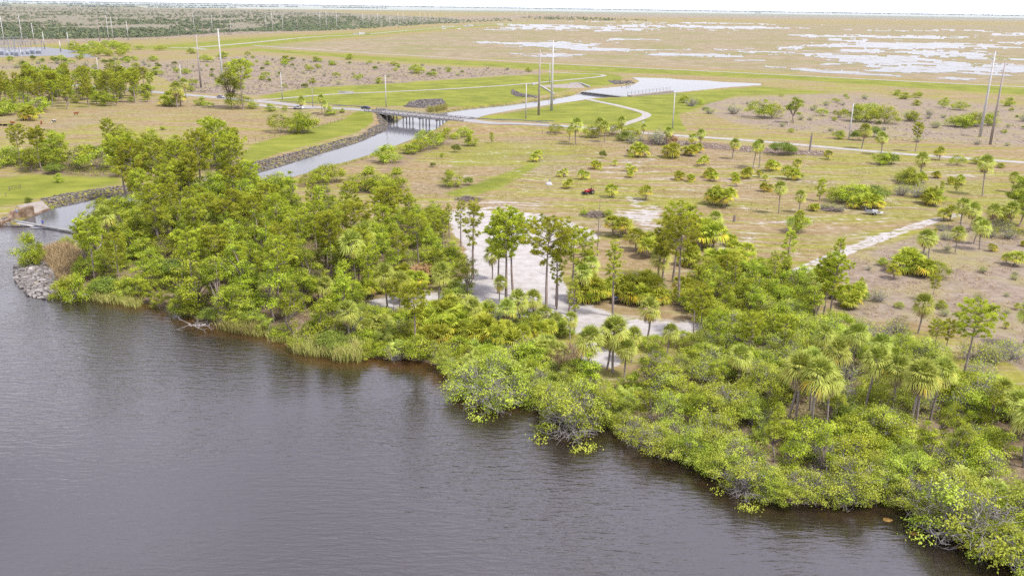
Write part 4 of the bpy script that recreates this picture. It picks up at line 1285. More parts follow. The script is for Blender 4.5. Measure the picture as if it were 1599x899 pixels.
fill([(1090, 170), (1250, 150), (1599, 170), (1750, 185), (1750, 235), (1400, 222), (1200, 205)], [('twig', 26, 1.5, 2.6, 4), ('dusky', 10, 1.2, 2.2, 4), ('bush', 10, 1.5, 2.5, 5)], 12)
fill([(1270, 450), (1340, 410), (1500, 360), (1650, 390), (1650, 560), (1480, 500)], [('twig', 12, .8, 1.5, 3), ('palmetto', 5, 1.0, 1.6, 4), ('bush', 5, 1.0, 1.8, 4)], 13)
# ------------------------------------------------------------------ stuff: rock, reeds, undergrowth, far scrub
def rocks(name, cells, mat, label, size=(.35, .9), seed=1):
    """cells: arrays x, y, z of rock positions -> one mesh of broken stones"""
    rs = np.random.RandomState(seed)
    base = np.array([(x, y, z) for z in (-1, 1) for x, y in ((-1, -1), (1, -1), (1, 1), (-1, 1))], float)
    Fq = np.array([(3, 2, 1, 0), (4, 5, 6, 7), (0, 1, 5, 4), (1, 2, 6, 5), (2, 3, 7, 6), (3, 0, 4, 7)])
    b = MB()
    n = len(cells)
    s = (size[0] + (size[1] - size[0]) * rs.rand(n) ** 2)[:, None, None] * .5
    V = base[None] * (.62 + .38 * rs.rand(n, 8, 1)) * np.array([1.15, .85, .6]) * s
    V = V + rs.normal(size=V.shape) * .12 * s
    ang = rs.rand(n) * 6.28
    ca, sa = np.cos(ang)[:, None], np.sin(ang)[:, None]
    til = rs.normal(size=n)[:, None] * .35
    X, Y, Z = V[..., 0], V[..., 1], V[..., 2]
    Y, Z = Y * np.cos(til) - Z * np.sin(til), Y * np.sin(til) + Z * np.cos(til)
    V = np.stack([X * ca - Y * sa, X * sa + Y * ca, Z], -1) + np.asarray(cells)[:, None, :]
    b.add(V.reshape(-1, 3), (np.arange(n)[:, None, None] * 8 + Fq[None]).reshape(-1, 4), np.repeat(rs.rand(n), 6))
    return tag(b.build(name, mat), label, None, None, 'stuff')


def scatter(poly_w, step, seed):
    rs = np.random.RandomState(seed)
    A = np.asarray(poly_w)
    xs = np.arange(A[:, 0].min(), A[:, 0].max(), step)
    ys = np.arange(A[:, 1].min(), A[:, 1].max(), step)
    X, Y = np.meshgrid(xs, ys)
    X = X.ravel() + rs.uniform(-.5, .5, X.size) * step
    Y = Y.ravel() + rs.uniform(-.5, .5, Y.size) * step
    w_ = sdist(X, Y, A) < 0
    return X[w_], Y[w_]


def cells_px(P, step, seed, dz=.05):
    X, Y = scatter([G(*p) for p in P], step, seed)
    return np.stack([X, Y, hz(X, Y) + dz], -1)


LB = [(62, 311), (100, 303), (150, 295), (230, 287), (320, 276), (380, 256), (430, 246), (500, 227), (560, 211), (592, 193), (580, 180), (600, 178), (618, 186), (606, 203), (562, 223), (500, 239), (430, 260), (380, 273), (320, 288), (230, 299), (150, 308), (75, 318)]
c_ = cells_px(LB, .55, 1)
rocks('riprap', c_[RS.rand(len(c_)) > .25], M['rock'], 'long grey broken-stone bank along the far side of the canal', (.35, .8))
c_ = cells_px([(630, 167), (640, 160), (655, 156), (690, 155), (697, 162), (690, 168), (655, 169)], .8, 2, .1)
c_[:, 2] += .1
rocks('riprap', c_, M['rock'], 'heap of grey broken stone on the green bank behind the bridge', (.5, 1.0), 2)
c_ = cells_px([(20, 404), (40, 398), (70, 402), (96, 430), (100, 448), (72, 456), (44, 452), (22, 428)], .6, 3)
c_[:, 2] = np.maximum(c_[:, 2], WL + .12)
rocks('riprap', c_, M['rockpale'], 'pale stones round the tip of the point at left', (.45, 1.1), 3)
c_ = cells_px([(113, 352), (130, 347), (150, 347), (152, 362), (120, 372)], .6, 4)
c_[:, 2] = np.maximum(c_[:, 2], WL + .2)
rocks('riprap', c_, M['rock'], 'dark stones at the right end of the low weir', (.45, 1.0), 4)
c_ = cells_px([(0, 337), (18, 331), (22, 335), (14, 344), (0, 347), (-60, 355), (-60, 343)], .6, 5)
rocks('riprap', c_, M['rockpale'], 'pale stones behind the curved concrete wall at far left', (.4, .9), 5)
c_ = cells_px([(800, 140), (812, 146), (838, 150), (838, 153), (806, 151), (797, 146)], .9, 6)
rocks('riprap', c_, M['rock'], 'grey stones on the bank left of the spillway apron', (.6, 1.2), 6)
c_ = cells_px([(948, 126), (985, 127), (992, 130), (960, 132)], .9, 7)
rocks('riprap', c_, M['rock'], 'grey stones on the green tongue in the spillway pond', (.6, 1.3), 7)


def under(name, polys, dens, mat, label, h=(.25, 1.1), seed=1, ls=.26, keep=.0):
    rs = np.random.RandomState(seed)
    b = MB()
    for P in polys:
        X, Y = scatter([G(*p) for p in P], dens, seed)
        ok = (sdist(X, Y, RIVER) > .3) & (sdist(X, Y, CANAL) > 1.0) & (fbm(X / 5, Y / 5, seed, 3) > keep)
        ok &= vnoise(X / 2.5, Y / 2.5, 40) > .12
        for q_ in PLANTS:
            if q_[1] in ('palm', 'lowpalm') and q_[0].location.y < 230:
                ok &= (X - q_[0].location.x) ** 2 + (Y - q_[0].location.y + 1.5) ** 2 > 2.6
        X, Y = X[ok], Y[ok]
        for i, (x, y, z) in enumerate(zip(X, Y, hz(X, Y))):
            n = 14
            hh = h[0] + (h[1] - h[0]) * rs.rand()
            C = np.array([x, y, z]) + np.stack([rs.normal(size=n) * .42, rs.normal(size=n) * .42, rs.rand(n) * hh], -1)
            leaves(b, C, rs.normal(size=(n, 3)) * .6 + np.array([0, 0, .8]), ls * (.7 + .6 * rs.rand(n)), ls * .6, rs, np.clip(rs.rand() * .6 + .2 + rs.normal(size=n) * .12, 0, 1))
    return tag(b.build(name, mat), label, None, None, 'stuff')


ALLW = [WOOD_A1, WOOD_A2, WOOD_B, WOOD_C, WOOD_D, WOOD_E]
under('undergrowth', ALLW, 1.3, M['oak'], 'low green undergrowth covering the floor of the riverbank wood', seed=1, keep=.42)
under('undergrowth', [WOOD_D, WOOD_C], 2.2, M['mang'], 'low yellow-green undergrowth between the mangroves on the bank', seed=2, keep=.5)
under('dry_undergrowth', ALLW + [[(930, 440), (1080, 440), (1075, 478), (990, 490), (920, 465)]], 1.8, M['drygrass'], 'dry straw-coloured litter and grass between the trees', (.1, .8), 3, .3, .45)


def blades(name, pts, hgt, mat, label, n=26, seed=1, sp=.35):
    rs = np.random.RandomState(seed)
    b = MB()
    for x, y, z in pts:
        h = hgt * (.65 + .6 * rs.rand(n))[:, None]
        base_ = np.array([x, y, z]) + np.stack([rs.normal(size=n) * sp, rs.normal(size=n) * sp, np.zeros(n)], -1)
        ln = rs.normal(size=(n, 3)) * np.array([.18, .18, 0])
        s = rs.normal(size=(n, 3)) * np.array([1, 1, 0])
        s /= np.linalg.norm(s, axis=1, keepdims=True)
        mid = base_ + np.array([0, 0, 1]) * h * .6 + ln * h * .5
        tip = base_ + np.array([0, 0, 1]) * h * .95 + ln * h * 1.6
        V = np.stack([base_ - s * .025, mid - s * .04, tip, mid + s * .04], 1).reshape(-1, 3)
        b.add(V, np.arange(n * 4).reshape(n, 4), np.clip(.5 + rs.normal(size=n) * .25 + rs.normal() * .15, 0, 1))
    return tag(b.build(name, mat), label, None, None, 'stuff')


def strip_px(P, w_, step, seed):
    Q = resample([G(px, py, WL) for px, py in P], step)
    rs = np.random.RandomState(seed)
    Q = np.repeat(Q, 5, 0) + np.stack([rs.uniform(-.6, .6, len(Q) * 5), rs.uniform(-1.3, w_, len(Q) * 5)], -1)
    return np.stack([Q[:, 0], Q[:, 1], np.maximum(hz(Q[:, 0], Q[:, 1]), WL - .1)], -1)


blades('reeds', strip_px([(356, 514), (378, 518), (410, 524)], 2.0, .8, 1), 2.2, M['reed'], 'pale reeds at the water edge by grey snags below the big bright tree')
blades('reeds', strip_px([(466, 547), (500, 556), (545, 562), (570, 562)], 3.0, .8, 2), 2.4, M['reed'], 'tallest pale yellow reed bed along the bank left of the lone shore pine', seed=2)
blades('reeds', strip_px([(150, 466), (180, 472), (215, 478)], 1.6, .9, 3), 1.6, M['reed'], 'yellow-green reeds hanging over the water near the stone point', seed=3)
blades('reeds', strip_px([(395, 518), (430, 530), (470, 547)], 2.2, 1.4, 9), 1.3, M['reed'], 'low tan-green reeds between the tall reed bed and the grey snag', n=14, seed=9)
blades('reeds', cells_px([(60, 392), (95, 382), (125, 400), (128, 430), (105, 448), (85, 425)], .8, 4), 2.0, M['drygrass'], 'tall straw-coloured grass on top of the stone point', seed=4)
blades('reeds', cells_px([(835, 560), (905, 550), (912, 575), (850, 590)], .9, 5), 2.2, M['drygrass'], 'tall dry brown grass above the fallen trunk', seed=5)
blades('reeds', cells_px([(1408, 735), (1462, 738), (1462, 765), (1415, 768)], .7, 6), 1.0, M['drygrass'], 'patch of dry tan grass among the mangroves at lower right', seed=6)
blades('reeds', strip_px([(668, 178), (680, 177), (697, 174)], 4.0, 1.2, 7), 2.4, M['reed'], 'yellow reeds on the canal edge just behind the bridge', seed=7)
bp_ = cells_px([(75, 317), (150, 308), (320, 288), (380, 273), (430, 260), (500, 239), (562, 223), (606, 203), (607, 207), (562, 227), (500, 244), (430, 266), (380, 279), (320, 294), (150, 314), (80, 325)], .8, 12)
bp_ = bp_[vnoise(bp_[:, 0] / 4, bp_[:, 1] / 4, 3) > .3]
BANKP = bp_
blades('reeds', strip_px([(690, 215), (655, 228), (600, 247), (545, 262), (480, 280)], 2.0, 2.2, 8), .9, M['reed'], 'low rough grass along the near edge of the canal', n=14, seed=8)


def tufts(name, P, n_, step, mat, label, seed, size=.3, h=.25):
    rs = np.random.RandomState(seed)
    X, Y = scatter([G(*p) for p in P], step, seed)
    d = vnoise(X / 6, Y / 6, seed) * .6 + vnoise(X / 1.7, Y / 1.7, seed + 1) * .4
    ok = (d > .5) & (hz(X, Y) > -.3)
    X, Y = X[ok], Y[ok]
    n = len(X)
    C = np.repeat(np.stack([X, Y, np.full(n, h * .4)], -1), n_, 0) + rs.normal(size=(n * n_, 3)) * np.array([.28, .28, h * .35])
    b = MB()
    leaves(b, C, rs.normal(size=C.shape) * .5 + np.array([0, -.3, .7]), size * (.6 + .8 * rs.rand(len(C))), size * .5, rs, np.clip(np.repeat(rs.rand(n), n_) * .9 + rs.normal(size=len(C)) * .1, 0, 1))
    return tag(b.build(name, mat), label, None, None, 'stuff')


M['weed'] = leafmat('weeds', (.15, .165, .03), (.36, .335, .10), trans=.2)
tufts('grass_tufts', [(720, 215), (900, 212), (1200, 232), (1599, 268), (1750, 280), (1700, 400), (1480, 345), (1250, 440), (1060, 440), (930, 400), (700, 330), (600, 300), (560, 290)], 4, 1.5, M['weed'], 'weedy grass tufts dotted over the mown pasture', 1)
tufts('grass_tufts', [(1255, 432), (1330, 402), (1500, 345), (1599, 372), (1800, 410), (1800, 600), (1599, 580), (1480, 505), (1330, 495)], 5, 1.2, M['drygrass'], 'dry tan grass tufts over the brown field at right', 2, .35, .4)
tufts('grass_tufts', [(-100, 190), (0, 190), (150, 175), (300, 165), (400, 180), (450, 205), (380, 230), (200, 235), (0, 255), (-100, 265)], 4, 2.2, M['weed'], 'sparse weeds over the cattle pasture', 3)


def domes(name, pos, hts, mat, label, per=34, seed=1):
    """far scrub: small tufted crowns gathered in one mesh"""
    rs = np.random.RandomState(seed)
    b = MB()
    n = len(pos)
    h = hts[:, None, None]
    d = rs.normal(size=(n, per, 3))
    d[..., 2] = np.abs(d[..., 2])
    d /= np.linalg.norm(d, axis=-1, keepdims=True)
    C = pos[:, None, :] + d * np.array([.75, .75, .8]) * h * (.7 + .4 * rs.rand(n, per, 1))
    N = d + np.array([0, 0, .4]) + rs.normal(size=d.shape) * .3
    leaves(b, C.reshape(-1, 3), N.reshape(-1, 3), np.repeat(hts, per) * .42, np.repeat(hts, per) * .34, rs, np.clip(np.repeat(rs.rand(n) * .8 + .1, per) + rs.normal(size=n * per) * .08, 0, 1))
    return tag(b.build(name, mat), label, None, None, 'stuff')


domes('bank_plants', BANKP, .3 + .6 * np.random.RandomState(2).rand(len(BANKP)), M['mang'], 'low yellow-green plants at the foot of the stone bank along the canal', 30, 9)
M['scrub'] = leafmat('leaf_far', (.11, .155, .09), (.25, .30, .15), trans=.2)
M['greybrush'] = leafmat('brush_far', (.31, .255, .205), (.47, .395, .325), trans=.1)


def far_points(P, n, seed, warp=0, rag=0, pw=.8):
    rs = np.random.RandomState(seed)
    A = np.array(P, float)
    out = []
    while len(out) < n:
        u = A[:, 0].min() + rs.rand() * np.ptp(A[:, 0])
        v = A[:, 1].min() + rs.rand() ** pw * np.ptp(A[:, 1])
        x, y = G(u, v)
        if sdist(np.array([u]), np.array([v]), A)[0] < 12 * (rag and fbm(np.array([x / 260]), np.array([y / 700]), 11, 4)[0] - .5):
            if fbm(np.array([x / 110]), np.array([y / 240]), 5, 5, .65)[0] > .43 + .1 * warp:
                out.append((x, y, 0))
    return np.array(out)


p_ = far_points([(-200, 11), (0, 10), (120, 12), (230, 13.5), (330, 16), (480, 18), (545, 22), (560, 30), (520, 44), (400, 48), (250, 56), (100, 60), (-200, 66)], 6500, 1, .3, 1, 1.1)
domes('scrub_forest', p_, 3.0 + 4.6 * np.random.RandomState(3).rand(len(p_)) ** 1.5, M['scrub'], 'wide belt of dark scrub forest across the plain at upper left', 30, 1)
p_ = far_points([(480, 27), (600, 26), (780, 29), (800, 33), (620, 42), (500, 48), (380, 50), (420, 42)], 2000, 2, -.3, 1)
domes('scrub_forest', p_, 2.5 + 3 * np.random.RandomState(4).rand(len(p_)), M['scrub'], 'dark tapering scrub tongue behind the row of thin poles', 26, 2)
p_ = far_points([(800, 27), (850, 25.5), (930, 28), (1010, 31.5), (1010, 33), (930, 32.5), (840, 31)], 260, 3)
domes('scrub_forest', p_, 4 + 4 * np.random.RandomState(5).rand(len(p_)), M['scrub'], 'dark green strip of far scrub above the marsh pools', 20, 3)
p_ = np.concatenate([far_points([(245, 100), (400, 88), (600, 99), (800, 110), (835, 114), (600, 131), (480, 137), (400, 149), (300, 145), (245, 120)], 2600, 4, -1),
                     far_points([(-100, 62), (200, 57), (400, 50), (400, 56), (200, 65), (-100, 72)], 700, 5, -1), far_points([(0, 95), (240, 92), (240, 110), (0, 110)], 500, 6, -1)])
domes('brush', p_, .5 + 1.0 * np.random.RandomState(6).rand(len(p_)) ** 2, M['greybrush'], 'pinkish grey leafless brush covering the flats beyond the road', 22, 4)
p_ = np.concatenate([far_points([(1100, 165), (1250, 148), (1599, 170), (1750, 185), (1750, 235), (1400, 222), (1200, 205)], 900, 7, -1)])
domes('brush', p_, .35 + .8 * np.random.RandomState(7).rand(len(p_)) ** 2, M['greybrush'], 'grey brush on the brown field between white track and levee', 22, 5)
p_ = cells_px([(1005, 219), (1060, 219), (1150, 227), (1300, 238), (1300, 244), (1180, 239), (1080, 231)], 2.2, 8)
domes('brush', p_, .4 + .7 * np.random.RandomState(8).rand(len(p_)), M['greybrush'], 'heaped dark brush and soil along the near side of the white track', 20, 6)
p_ = far_points([(-200, 14), (120, 14), (330, 18), (545, 23), (760, 30), (780, 33), (520, 46), (400, 53), (250, 58), (100, 62), (-200, 68)], 2600, 8, -1)
domes('brush', p_, 1.2 + 1.8 * np.random.RandomState(8).rand(len(p_)), M['greybrush'], 'brown leafless brush mixed into the scrub forest at upper left', 22, 7)
# woods on the skyline
M['skyline'] = leafmat('leaf_skyline', (.08, .13, .13), (.13, .19, .17), trans=.1)
for az0, az1, r0, h0, n, lab, sd_ in [(-40, 40, 20000, 30, 2400, 'thin dark line of woods along the whole skyline', 1), (-34, -14, 7500, 12, 900, 'blue-green woods nearest the skyline at far left', 2), (-34, -6, 11000, 17, 900, 'second pale blue row of woods at upper left', 3)]:
    rs = np.random.RandomState(sd_)
    a_ = np.radians(az0 + (az1 - az0) * rs.rand(n))
    rr_ = r0 * (1 + .18 * rs.rand(n))
    p_ = np.stack([np.sin(a_) * rr_, np.cos(a_) * rr_, np.zeros(n)], -1)
    gate = fbm(a_ * 40, a_ * 0 + sd_, 7, 3) > (.2 if sd_ == 1 else .42)
    p_ = p_[gate]
    domes('skyline_woods', p_, h0 * (.6 + .5 * np.random.RandomState(9).rand(len(p_))), M['skyline'], lab, 16, sd_).scale = (1, 1, 1)

# ------------------------------------------------------------------ bridge
br = tag(empty('road_bridge', (*((BR_A + BR_B) / 2), 0)), 'grey concrete road bridge on rows of piles across the canal', 'bridge')
bc = (BR_A + BR_B) / 2
rzb = math.atan2(bu[1], bu[0])
br.rotation_euler = (0, 0, rzb)
BW = 8.6
d_ = MB().box((0, 0, DECK - .22), (BL, BW, .55))
d_.build('deck', M['concrete'], br)
for s in (-1, 1):
    r_ = MB()
    r_.box((0, s * (BW / 2 - .15), DECK + .32), (BL, .3, .42))
    r_.box((0, s * (BW / 2 - .12), DECK + .98), (BL, .28, .2))
    nb_ = int(BL / 2.6)
    for i in range(nb_ + 1):
        r_.box((-BL / 2 + .2 + i * (BL - .4) / nb_, s * (BW / 2 - .14), DECK + .72), (.34, .26, .36))
    r_.build('parapet', M['concrete'], br)
s_ = MB().box((0, 0, DECK + .075), (BL, BW - .7, .03))
s_.build('road_surface', M['asphalt'], br)
for i in range(6):
    bx = -BL / 2 + BL * (i + .5) / 6 - 1
    MB().box((bx, 0, DECK - .75), (.75, BW - .5, .5)).build('pier_cap', M['concrete'], br)
    for j in range(4):
        p = MB()
        y = -BW / 2 + 1.0 + j * (BW - 2.0) / 3
        rk = (-.25 if j == 0 else .25 if j == 3 else 0)
        p.tube([(bx, y + rk * 1.6, -5.2), (bx, y, DECK - 1.0)], (.26, .26), 6)
        p.build('pile', M['concrete'], br)
for s in (-1, 1):
    MB().box((s * (BL / 2 + .2), 0, DECK - 1.0), (.5, BW + .6, 2.2)).build('abutment', M['concrete'], br)


def guardrail(P, label):
    P = resample([G(*p) for p in P], 3.8)
    o = tag(empty('guardrail', (*P[0], 0)), label, 'guardrail')
    z = hz(P[:, 0], P[:, 1])
    Q = np.stack([P[:, 0] - P[0, 0], P[:, 1] - P[0, 1], z + .62], -1)
    b = MB()
    n = len(Q)
    V = np.concatenate([Q - np.array([0, 0, .17]), Q + np.array([0, 0, .0]) + np.array([.05, -.05, 0]), Q + np.array([0, 0, .17])])
    b.add(V, [(i, i + 1, n + i + 1, n + i) for i in range(n - 1)] + [(n + i, n + i + 1, 2 * n + i + 1, 2 * n + i) for i in range(n - 1)])
    b.build('rail', M['steel'], o)
    for q in Q:
        MB().box((q[0], q[1] + .12, q[2] - .3), (.14, .14, .8)).build('post', M['steel'], o)
    return o


guardrail([(438, 160), (480, 163), (530, 166.5), (577, 170)], 'grey guardrail along the far side of the road left of the bridge')
guardrail([(735, 186.5), (780, 189.5), (830, 193.5), (868, 196.5)], 'grey guardrail along the far side of the road right of the bridge')
guardrail([(735, 191.5), (780, 195), (830, 198.5), (862, 201)], 'grey guardrail along the near side of the road right of the bridge')
guardrail([(520, 172), (550, 174.5), (576, 176.5)], 'short grey guardrail on the near side at the left end of the bridge')

# ------------------------------------------------------------------ poles


def pole_meshes(H, r0, r1, mat, arms):
    s = MB().tube([(0, 0, -.5), (0, 0, H * .5), (0, 0, H)], (r0, (r0 + r1) / 2, r1), 10, cap=True)
    me_ = s.mesh('shaft', mat, True)
    ins = []
    for z, d in arms:
        b = MB()
        b.tube([(d * r1 * .8, 0, z), (d * (r1 + 1.5), 0, z + .25)], (.09, .06), 6)
        for q in range(4):
            b.tube([(d * (r1 + .55 + q * .25), 0, z + .02 + q * .04), (d * (r1 + .62 + q * .25), 0, z + .05 + q * .04)], (.17, .17), 6, cap=True)
        ins.append(b.mesh('insulator_arm', M['steel']))
    return me_, ins


def pole(bx, by, ty, r0, r1, mat, label, nm='utility_pole', arms=True, rz=.5, group=None):
    x, y = G(bx, by)
    z = hz1(x, y)
    H = tall(x, y, z, ty)
    o = tag(empty(nm, (x, y, z), rz), label, 'pole', group)
    sh, ins = pole_meshes(H, r0, r1, mat, [(H - .8, 1), (H - 3.2, -1), (H - 5.6, 1)] if arms else [(H - .5, 1)])
    link('shaft', sh, o)
    for i in ins:
        link('insulator_arm', i, o)
    return o


BIG = 'tall transmission poles'
pole(1530, 214, 80, .62, .26, M['polecon'], 'tall pale concrete transmission pole at right, left one of the leaning pair', 'transmission_pole', group=BIG)
pole(1546, 226, 98, .55, .24, M['polewood'], 'tall dark weathered transmission pole at right, right one of the leaning pair', 'transmission_pole', group=BIG)
pole(861, 173, 63, .72, .30, M['polecon'], 'tall pale concrete transmission pole in front of the spillway', 'transmission_pole', group=BIG)
pole(841, 180, 77, .62, .26, M['polewood'], 'tall dark weathered transmission pole left of the spillway', 'transmission_pole', group=BIG)
pole(348, 133, 45, .70, .30, M['polecon'], 'tall pale concrete transmission pole behind the silver car', 'transmission_pole', group=BIG)
pole(314, 137, 54, .62, .26, M['polewood'], 'tall dark weathered transmission pole left of the silver car', 'transmission_pole', group=BIG)
SM = 'short white concrete poles along the road'
for bx, by, ty, lab in [(1325, 219, 162, 'short white pole beyond the white track, rightmost of the short poles'), (1050, 201, 146, 'short white pole in the green field right of the zigzag track'), (821, 186, 131, 'short white pole beside the road right of the bridge'),
                        (603, 168, 118, 'short white pole standing just behind the left end of the bridge'), (441, 156, 113, 'short white pole at the fork of the roads'), (284, 135, 101, 'short white pole at the edge of the pine stand'),
                        (858, 130, 98, 'thin white pole behind the tall pair left of the spillway'), (154, 116, 90, 'short white pole above the pine stand near the hedge'), (35, 99, 75, 'short white pole in front of the substation')]:
    pole(bx, by, ty, .30, .18, M['polecon'], lab, 'utility_pole', False, group=SM)
pole(489, 171, 138, .22, .15, M['polewood'], 'thin dark wooden pole beside the parked pickup', 'utility_pole', False)
FARP = [(7.5, 71, 25), (36, 71, 24), (54, 70, 36), (70, 77, 50), (156, 64, 23), (170, 63, 24), (177, 63, 27), (200.5, 63, 33), (304, 53, 21), (317, 54, 20), (332, 51, 23), (361, 55, 32), (108, 76, 50), (95, 81, 64), (117, 77, 66), (137, 78, 68),
        (416, 50, 20), (426, 50, 20), (442, 50, 22), (465, 50, 29), (500, 44, 19), (510, 46, 18), (526, 46, 19), (567, 40, 21), (576, 40, 23), (590, 40, 21), (609, 42, 26), (622, 44, 21), (630, 37, 20), (638, 37, 21), (656, 36, 22), (664, 36, 21), (672, 36, 21), (679, 36, 23), (697, 36, 22), (703, 34, 22),
        (806, 34, 18), (815, 34, 17), (823, 33, 18), (886, 32, 18), (890, 32, 18), (897, 32, 18), (961, 32, 20), (966, 32, 21), (970, 32, 21), (1010, 33, 20), (1029, 33, 22), (1069, 31, 20), (1072, 31, 20), (1142, 32, 23)]
fp_me = {}
FARPOLES = []
for i, (bx, by, ty) in enumerate(FARP):
    x, y = G(bx, by)
    H = tall(x, y, 0, ty)
    q = mpp(x, y)
    wd = max(.55, min(.9, q * .55))
    key = (round(wd, 1), i % 5 == 4)
    if key not in fp_me:
        fp_me[key] = MB().tube([(0, 0, -1), (0, 0, 15), (0, 0, 30)], (wd, wd * .75, wd * .45), 6, cap=True).mesh('pole_shaft', M['polewood'] if key[1] else M['polecon'], True)
    o = link('transmission_pole', fp_me[key])
    o.location = (x, y, 0)
    o.scale = (1, 1, H / 30)
    tag(o, None, 'pole', 'thin far transmission poles across the plain')
    FARPOLES.append(o)
x, y = G(1219, 19)
o = tag(empty('radio_mast', (x, y, 0)), 'very thin faint mast rising above the skyline at right', 'mast')
H = tall(x, y, 0, 1)
MB().tube([(0, 0, -1), (0, 0, H)], (1.6, 1.0), 5, cap=True).build('mast_shaft', M['steel'], o)
for a in (0, 2.1, 4.2):
    MB().tube([(math.cos(a) * 60, math.sin(a) * 60, 0), (0, 0, H * .8)], (.15, .15), 3).build('guy_wire', M['steel'], o)
x, y = G(1183, 22.5)
o = tag(empty('far_building', (x, y, 0)), 'tiny white block of a building far off below the skyline', 'building')
MB().box((0, 0, 9), (55, 30, 18)).box((38, 0, 5), (20, 24, 10)).build('wall', M['white'], o)
MB().box((0, 0, 18.6), (57, 32, 1.2)).build('roof', M['concrete'], o)


# ------------------------------------------------------------------ spillway at the pond
def slab(b, P, z0, z1, tint=.5):
    """quad prism from four ground points"""
    V = [(x, y, z0) for x, y in P] + [(x, y, z1) for x, y in P]
    b.add(V, [(3, 2, 1, 0), (4, 5, 6, 7), (0, 1, 5, 4), (1, 2, 6, 5), (2, 3, 7, 6), (3, 0, 4, 7)], tint)
    return b


sp = tag(empty('spillway', (0, 0, 0)), 'pale concrete spillway apron and sill between canal and pond', 'spillway')
ap = MB()
q = [G(843, 134.5), G(905, 131), G(918, 140), G(898, 148.5), G(862, 148.5)]
q0 = [(*q[0], .35), (*q[1], .5), (*q[2], -.2), (*G(898, 149.5, WL), WL + .1), (*G(866, 150, WL), WL + .1)]
ap.add(q0 + [(x, y, z - 1.2) for x, y, z in q0], [(0, 4, 3, 3), (0, 3, 2, 1), (3, 4, 9, 8), (2, 3, 8, 7), (4, 0, 5, 9), (1, 2, 7, 6), (0, 1, 6, 5)])
M['apron'] = roughmat('apron_concrete', (.29, .245, .21), (.42, .375, .335), .4, bump=.3)
M['sill'] = roughmat('wet_concrete', (.23, .235, .23), (.36, .36, .35), .5, bump=.3)
ap.build('apron', M['apron'], sp)
b = MB()
a_, c2 = np.array(G(912, 143.5, PL)), np.array(G(983, 151.5, PL))
t_ = (c2 - a_) / np.hypot(*(c2 - a_))
n_ = np.array([-t_[1], t_[0]])
slab(b, [a_ - n_ * 1.6, c2 - n_ * 1.6, c2 + n_ * .8, a_ + n_ * .8], WL - 2, PL + .06)
b.build('sill', M['sill'], sp)
for p0, p1, h in [((905, 131), (921, 137), 1.0), ((843, 134), (866, 148), .6), ((890, 131), (906, 130.5), .8), ((831, 133), (843, 130.5), .8)]:
    a2, b2 = np.array(G(*p0)), np.array(G(*p1))
    t2 = (b2 - a2) / np.hypot(*(b2 - a2))
    n2 = np.array([-t2[1], t2[0]]) * .5
    slab(MB(), [a2 - n2, b2 - n2, b2 + n2, a2 + n2], -2.5, h).build('wing_wall', M['concrete'], sp)
P0, P1 = np.array(G(986, 151)), np.array(G(1052, 143))
t2 = (P1 - P0) / np.hypot(*(P1 - P0))
n2 = np.array([-t2[1], t2[0]])
ww = tag(empty('spillway_walkway', (*P0, 0), math.atan2(t2[1], t2[0])), 'concrete walkway with thin railing along the pond edge', 'walkway')
LW = float(np.hypot(*(P1 - P0)))
MB().box((LW / 2, 1.5, .1), (LW, 3.0, .9)).build('slab', M['apron'], ww)
for i in range(13):
    MB().box((LW * i / 12, 2.8, 1.5), (.16, .16, 2.2)).build('post', M['steel'], ww)
MB().box((LW / 2, 2.8, 2.5), (LW, .1, .1)).box((LW / 2, 2.8, 1.7), (LW, .07, .07)).build('rail', M['steel'], ww)
for i, (px, py) in enumerate([(971, 133), (978, 134), (981, 133.2), (984, 131.5)]):
    x, y = G(px, py)
    o = tag(empty('gauge_post', (x, y, PL)), ['short white gauge post in the pond, leftmost of the cluster', 'white gauge post in the pond, second from the left of the cluster', 'white gauge post in the pond, second from the right of the cluster', 'white gauge post in the pond, rightmost of the cluster'][i], 'post', 'white posts standing in the pond')
    MB().tube([(0, 0, -2), (0, 0, 1.6)], (.3, .3), 6, cap=True).build('shaft', M['white'], o)
    MB().box((0, -.34, 1.2), (.5, .08, .6)).build('gauge_board', M['black'], o)
o = tag(empty('culvert_outlet', (*G(838, 150), -1)), 'dark concrete outlet with stubby piers at the canal edge left of the spillway', 'culvert')
MB().box((0, 0, .2), (9, 2, 1.2)).build('headwall', M['concrete'], o)
for i in range(4):
    MB().box((-3.2 + i * 2.1, -1.6, -.6), (.7, 1.2, 1.8)).build('pier', M['sill'], o)

# low weir and old concrete wall at the river end of the canal
we = tag(empty('weir', (0, 0, 0)), 'low concrete weir sill crossing the canal mouth at left', 'weir')
a_, c2 = np.array(G(18, 346, WL)), np.array(G(114, 363, WL))
t_ = (c2 - a_) / np.hypot(*(c2 - a_))
n_ = np.array([-t_[1], t_[0]])
slab(MB(), [a_ - n_ * .45, c2 - n_ * .45, c2 + n_ * .65, a_ + n_ * .65], WL - 2, WL + .42).build('sill', M['sill'], we)
slab(MB(), [a_ - n_ * 1.3, a_ + t_ * 9 - n_ * 1.2, a_ + t_ * 9 - n_ * .46, a_ - n_ * .46], WL - 2, WL + .24).build('step', M['concrete'], we)
wa = tag(empty('concrete_abutment', (0, 0, 0)), 'weathered orange-brown concrete wall at the left end of the weir', 'wall')


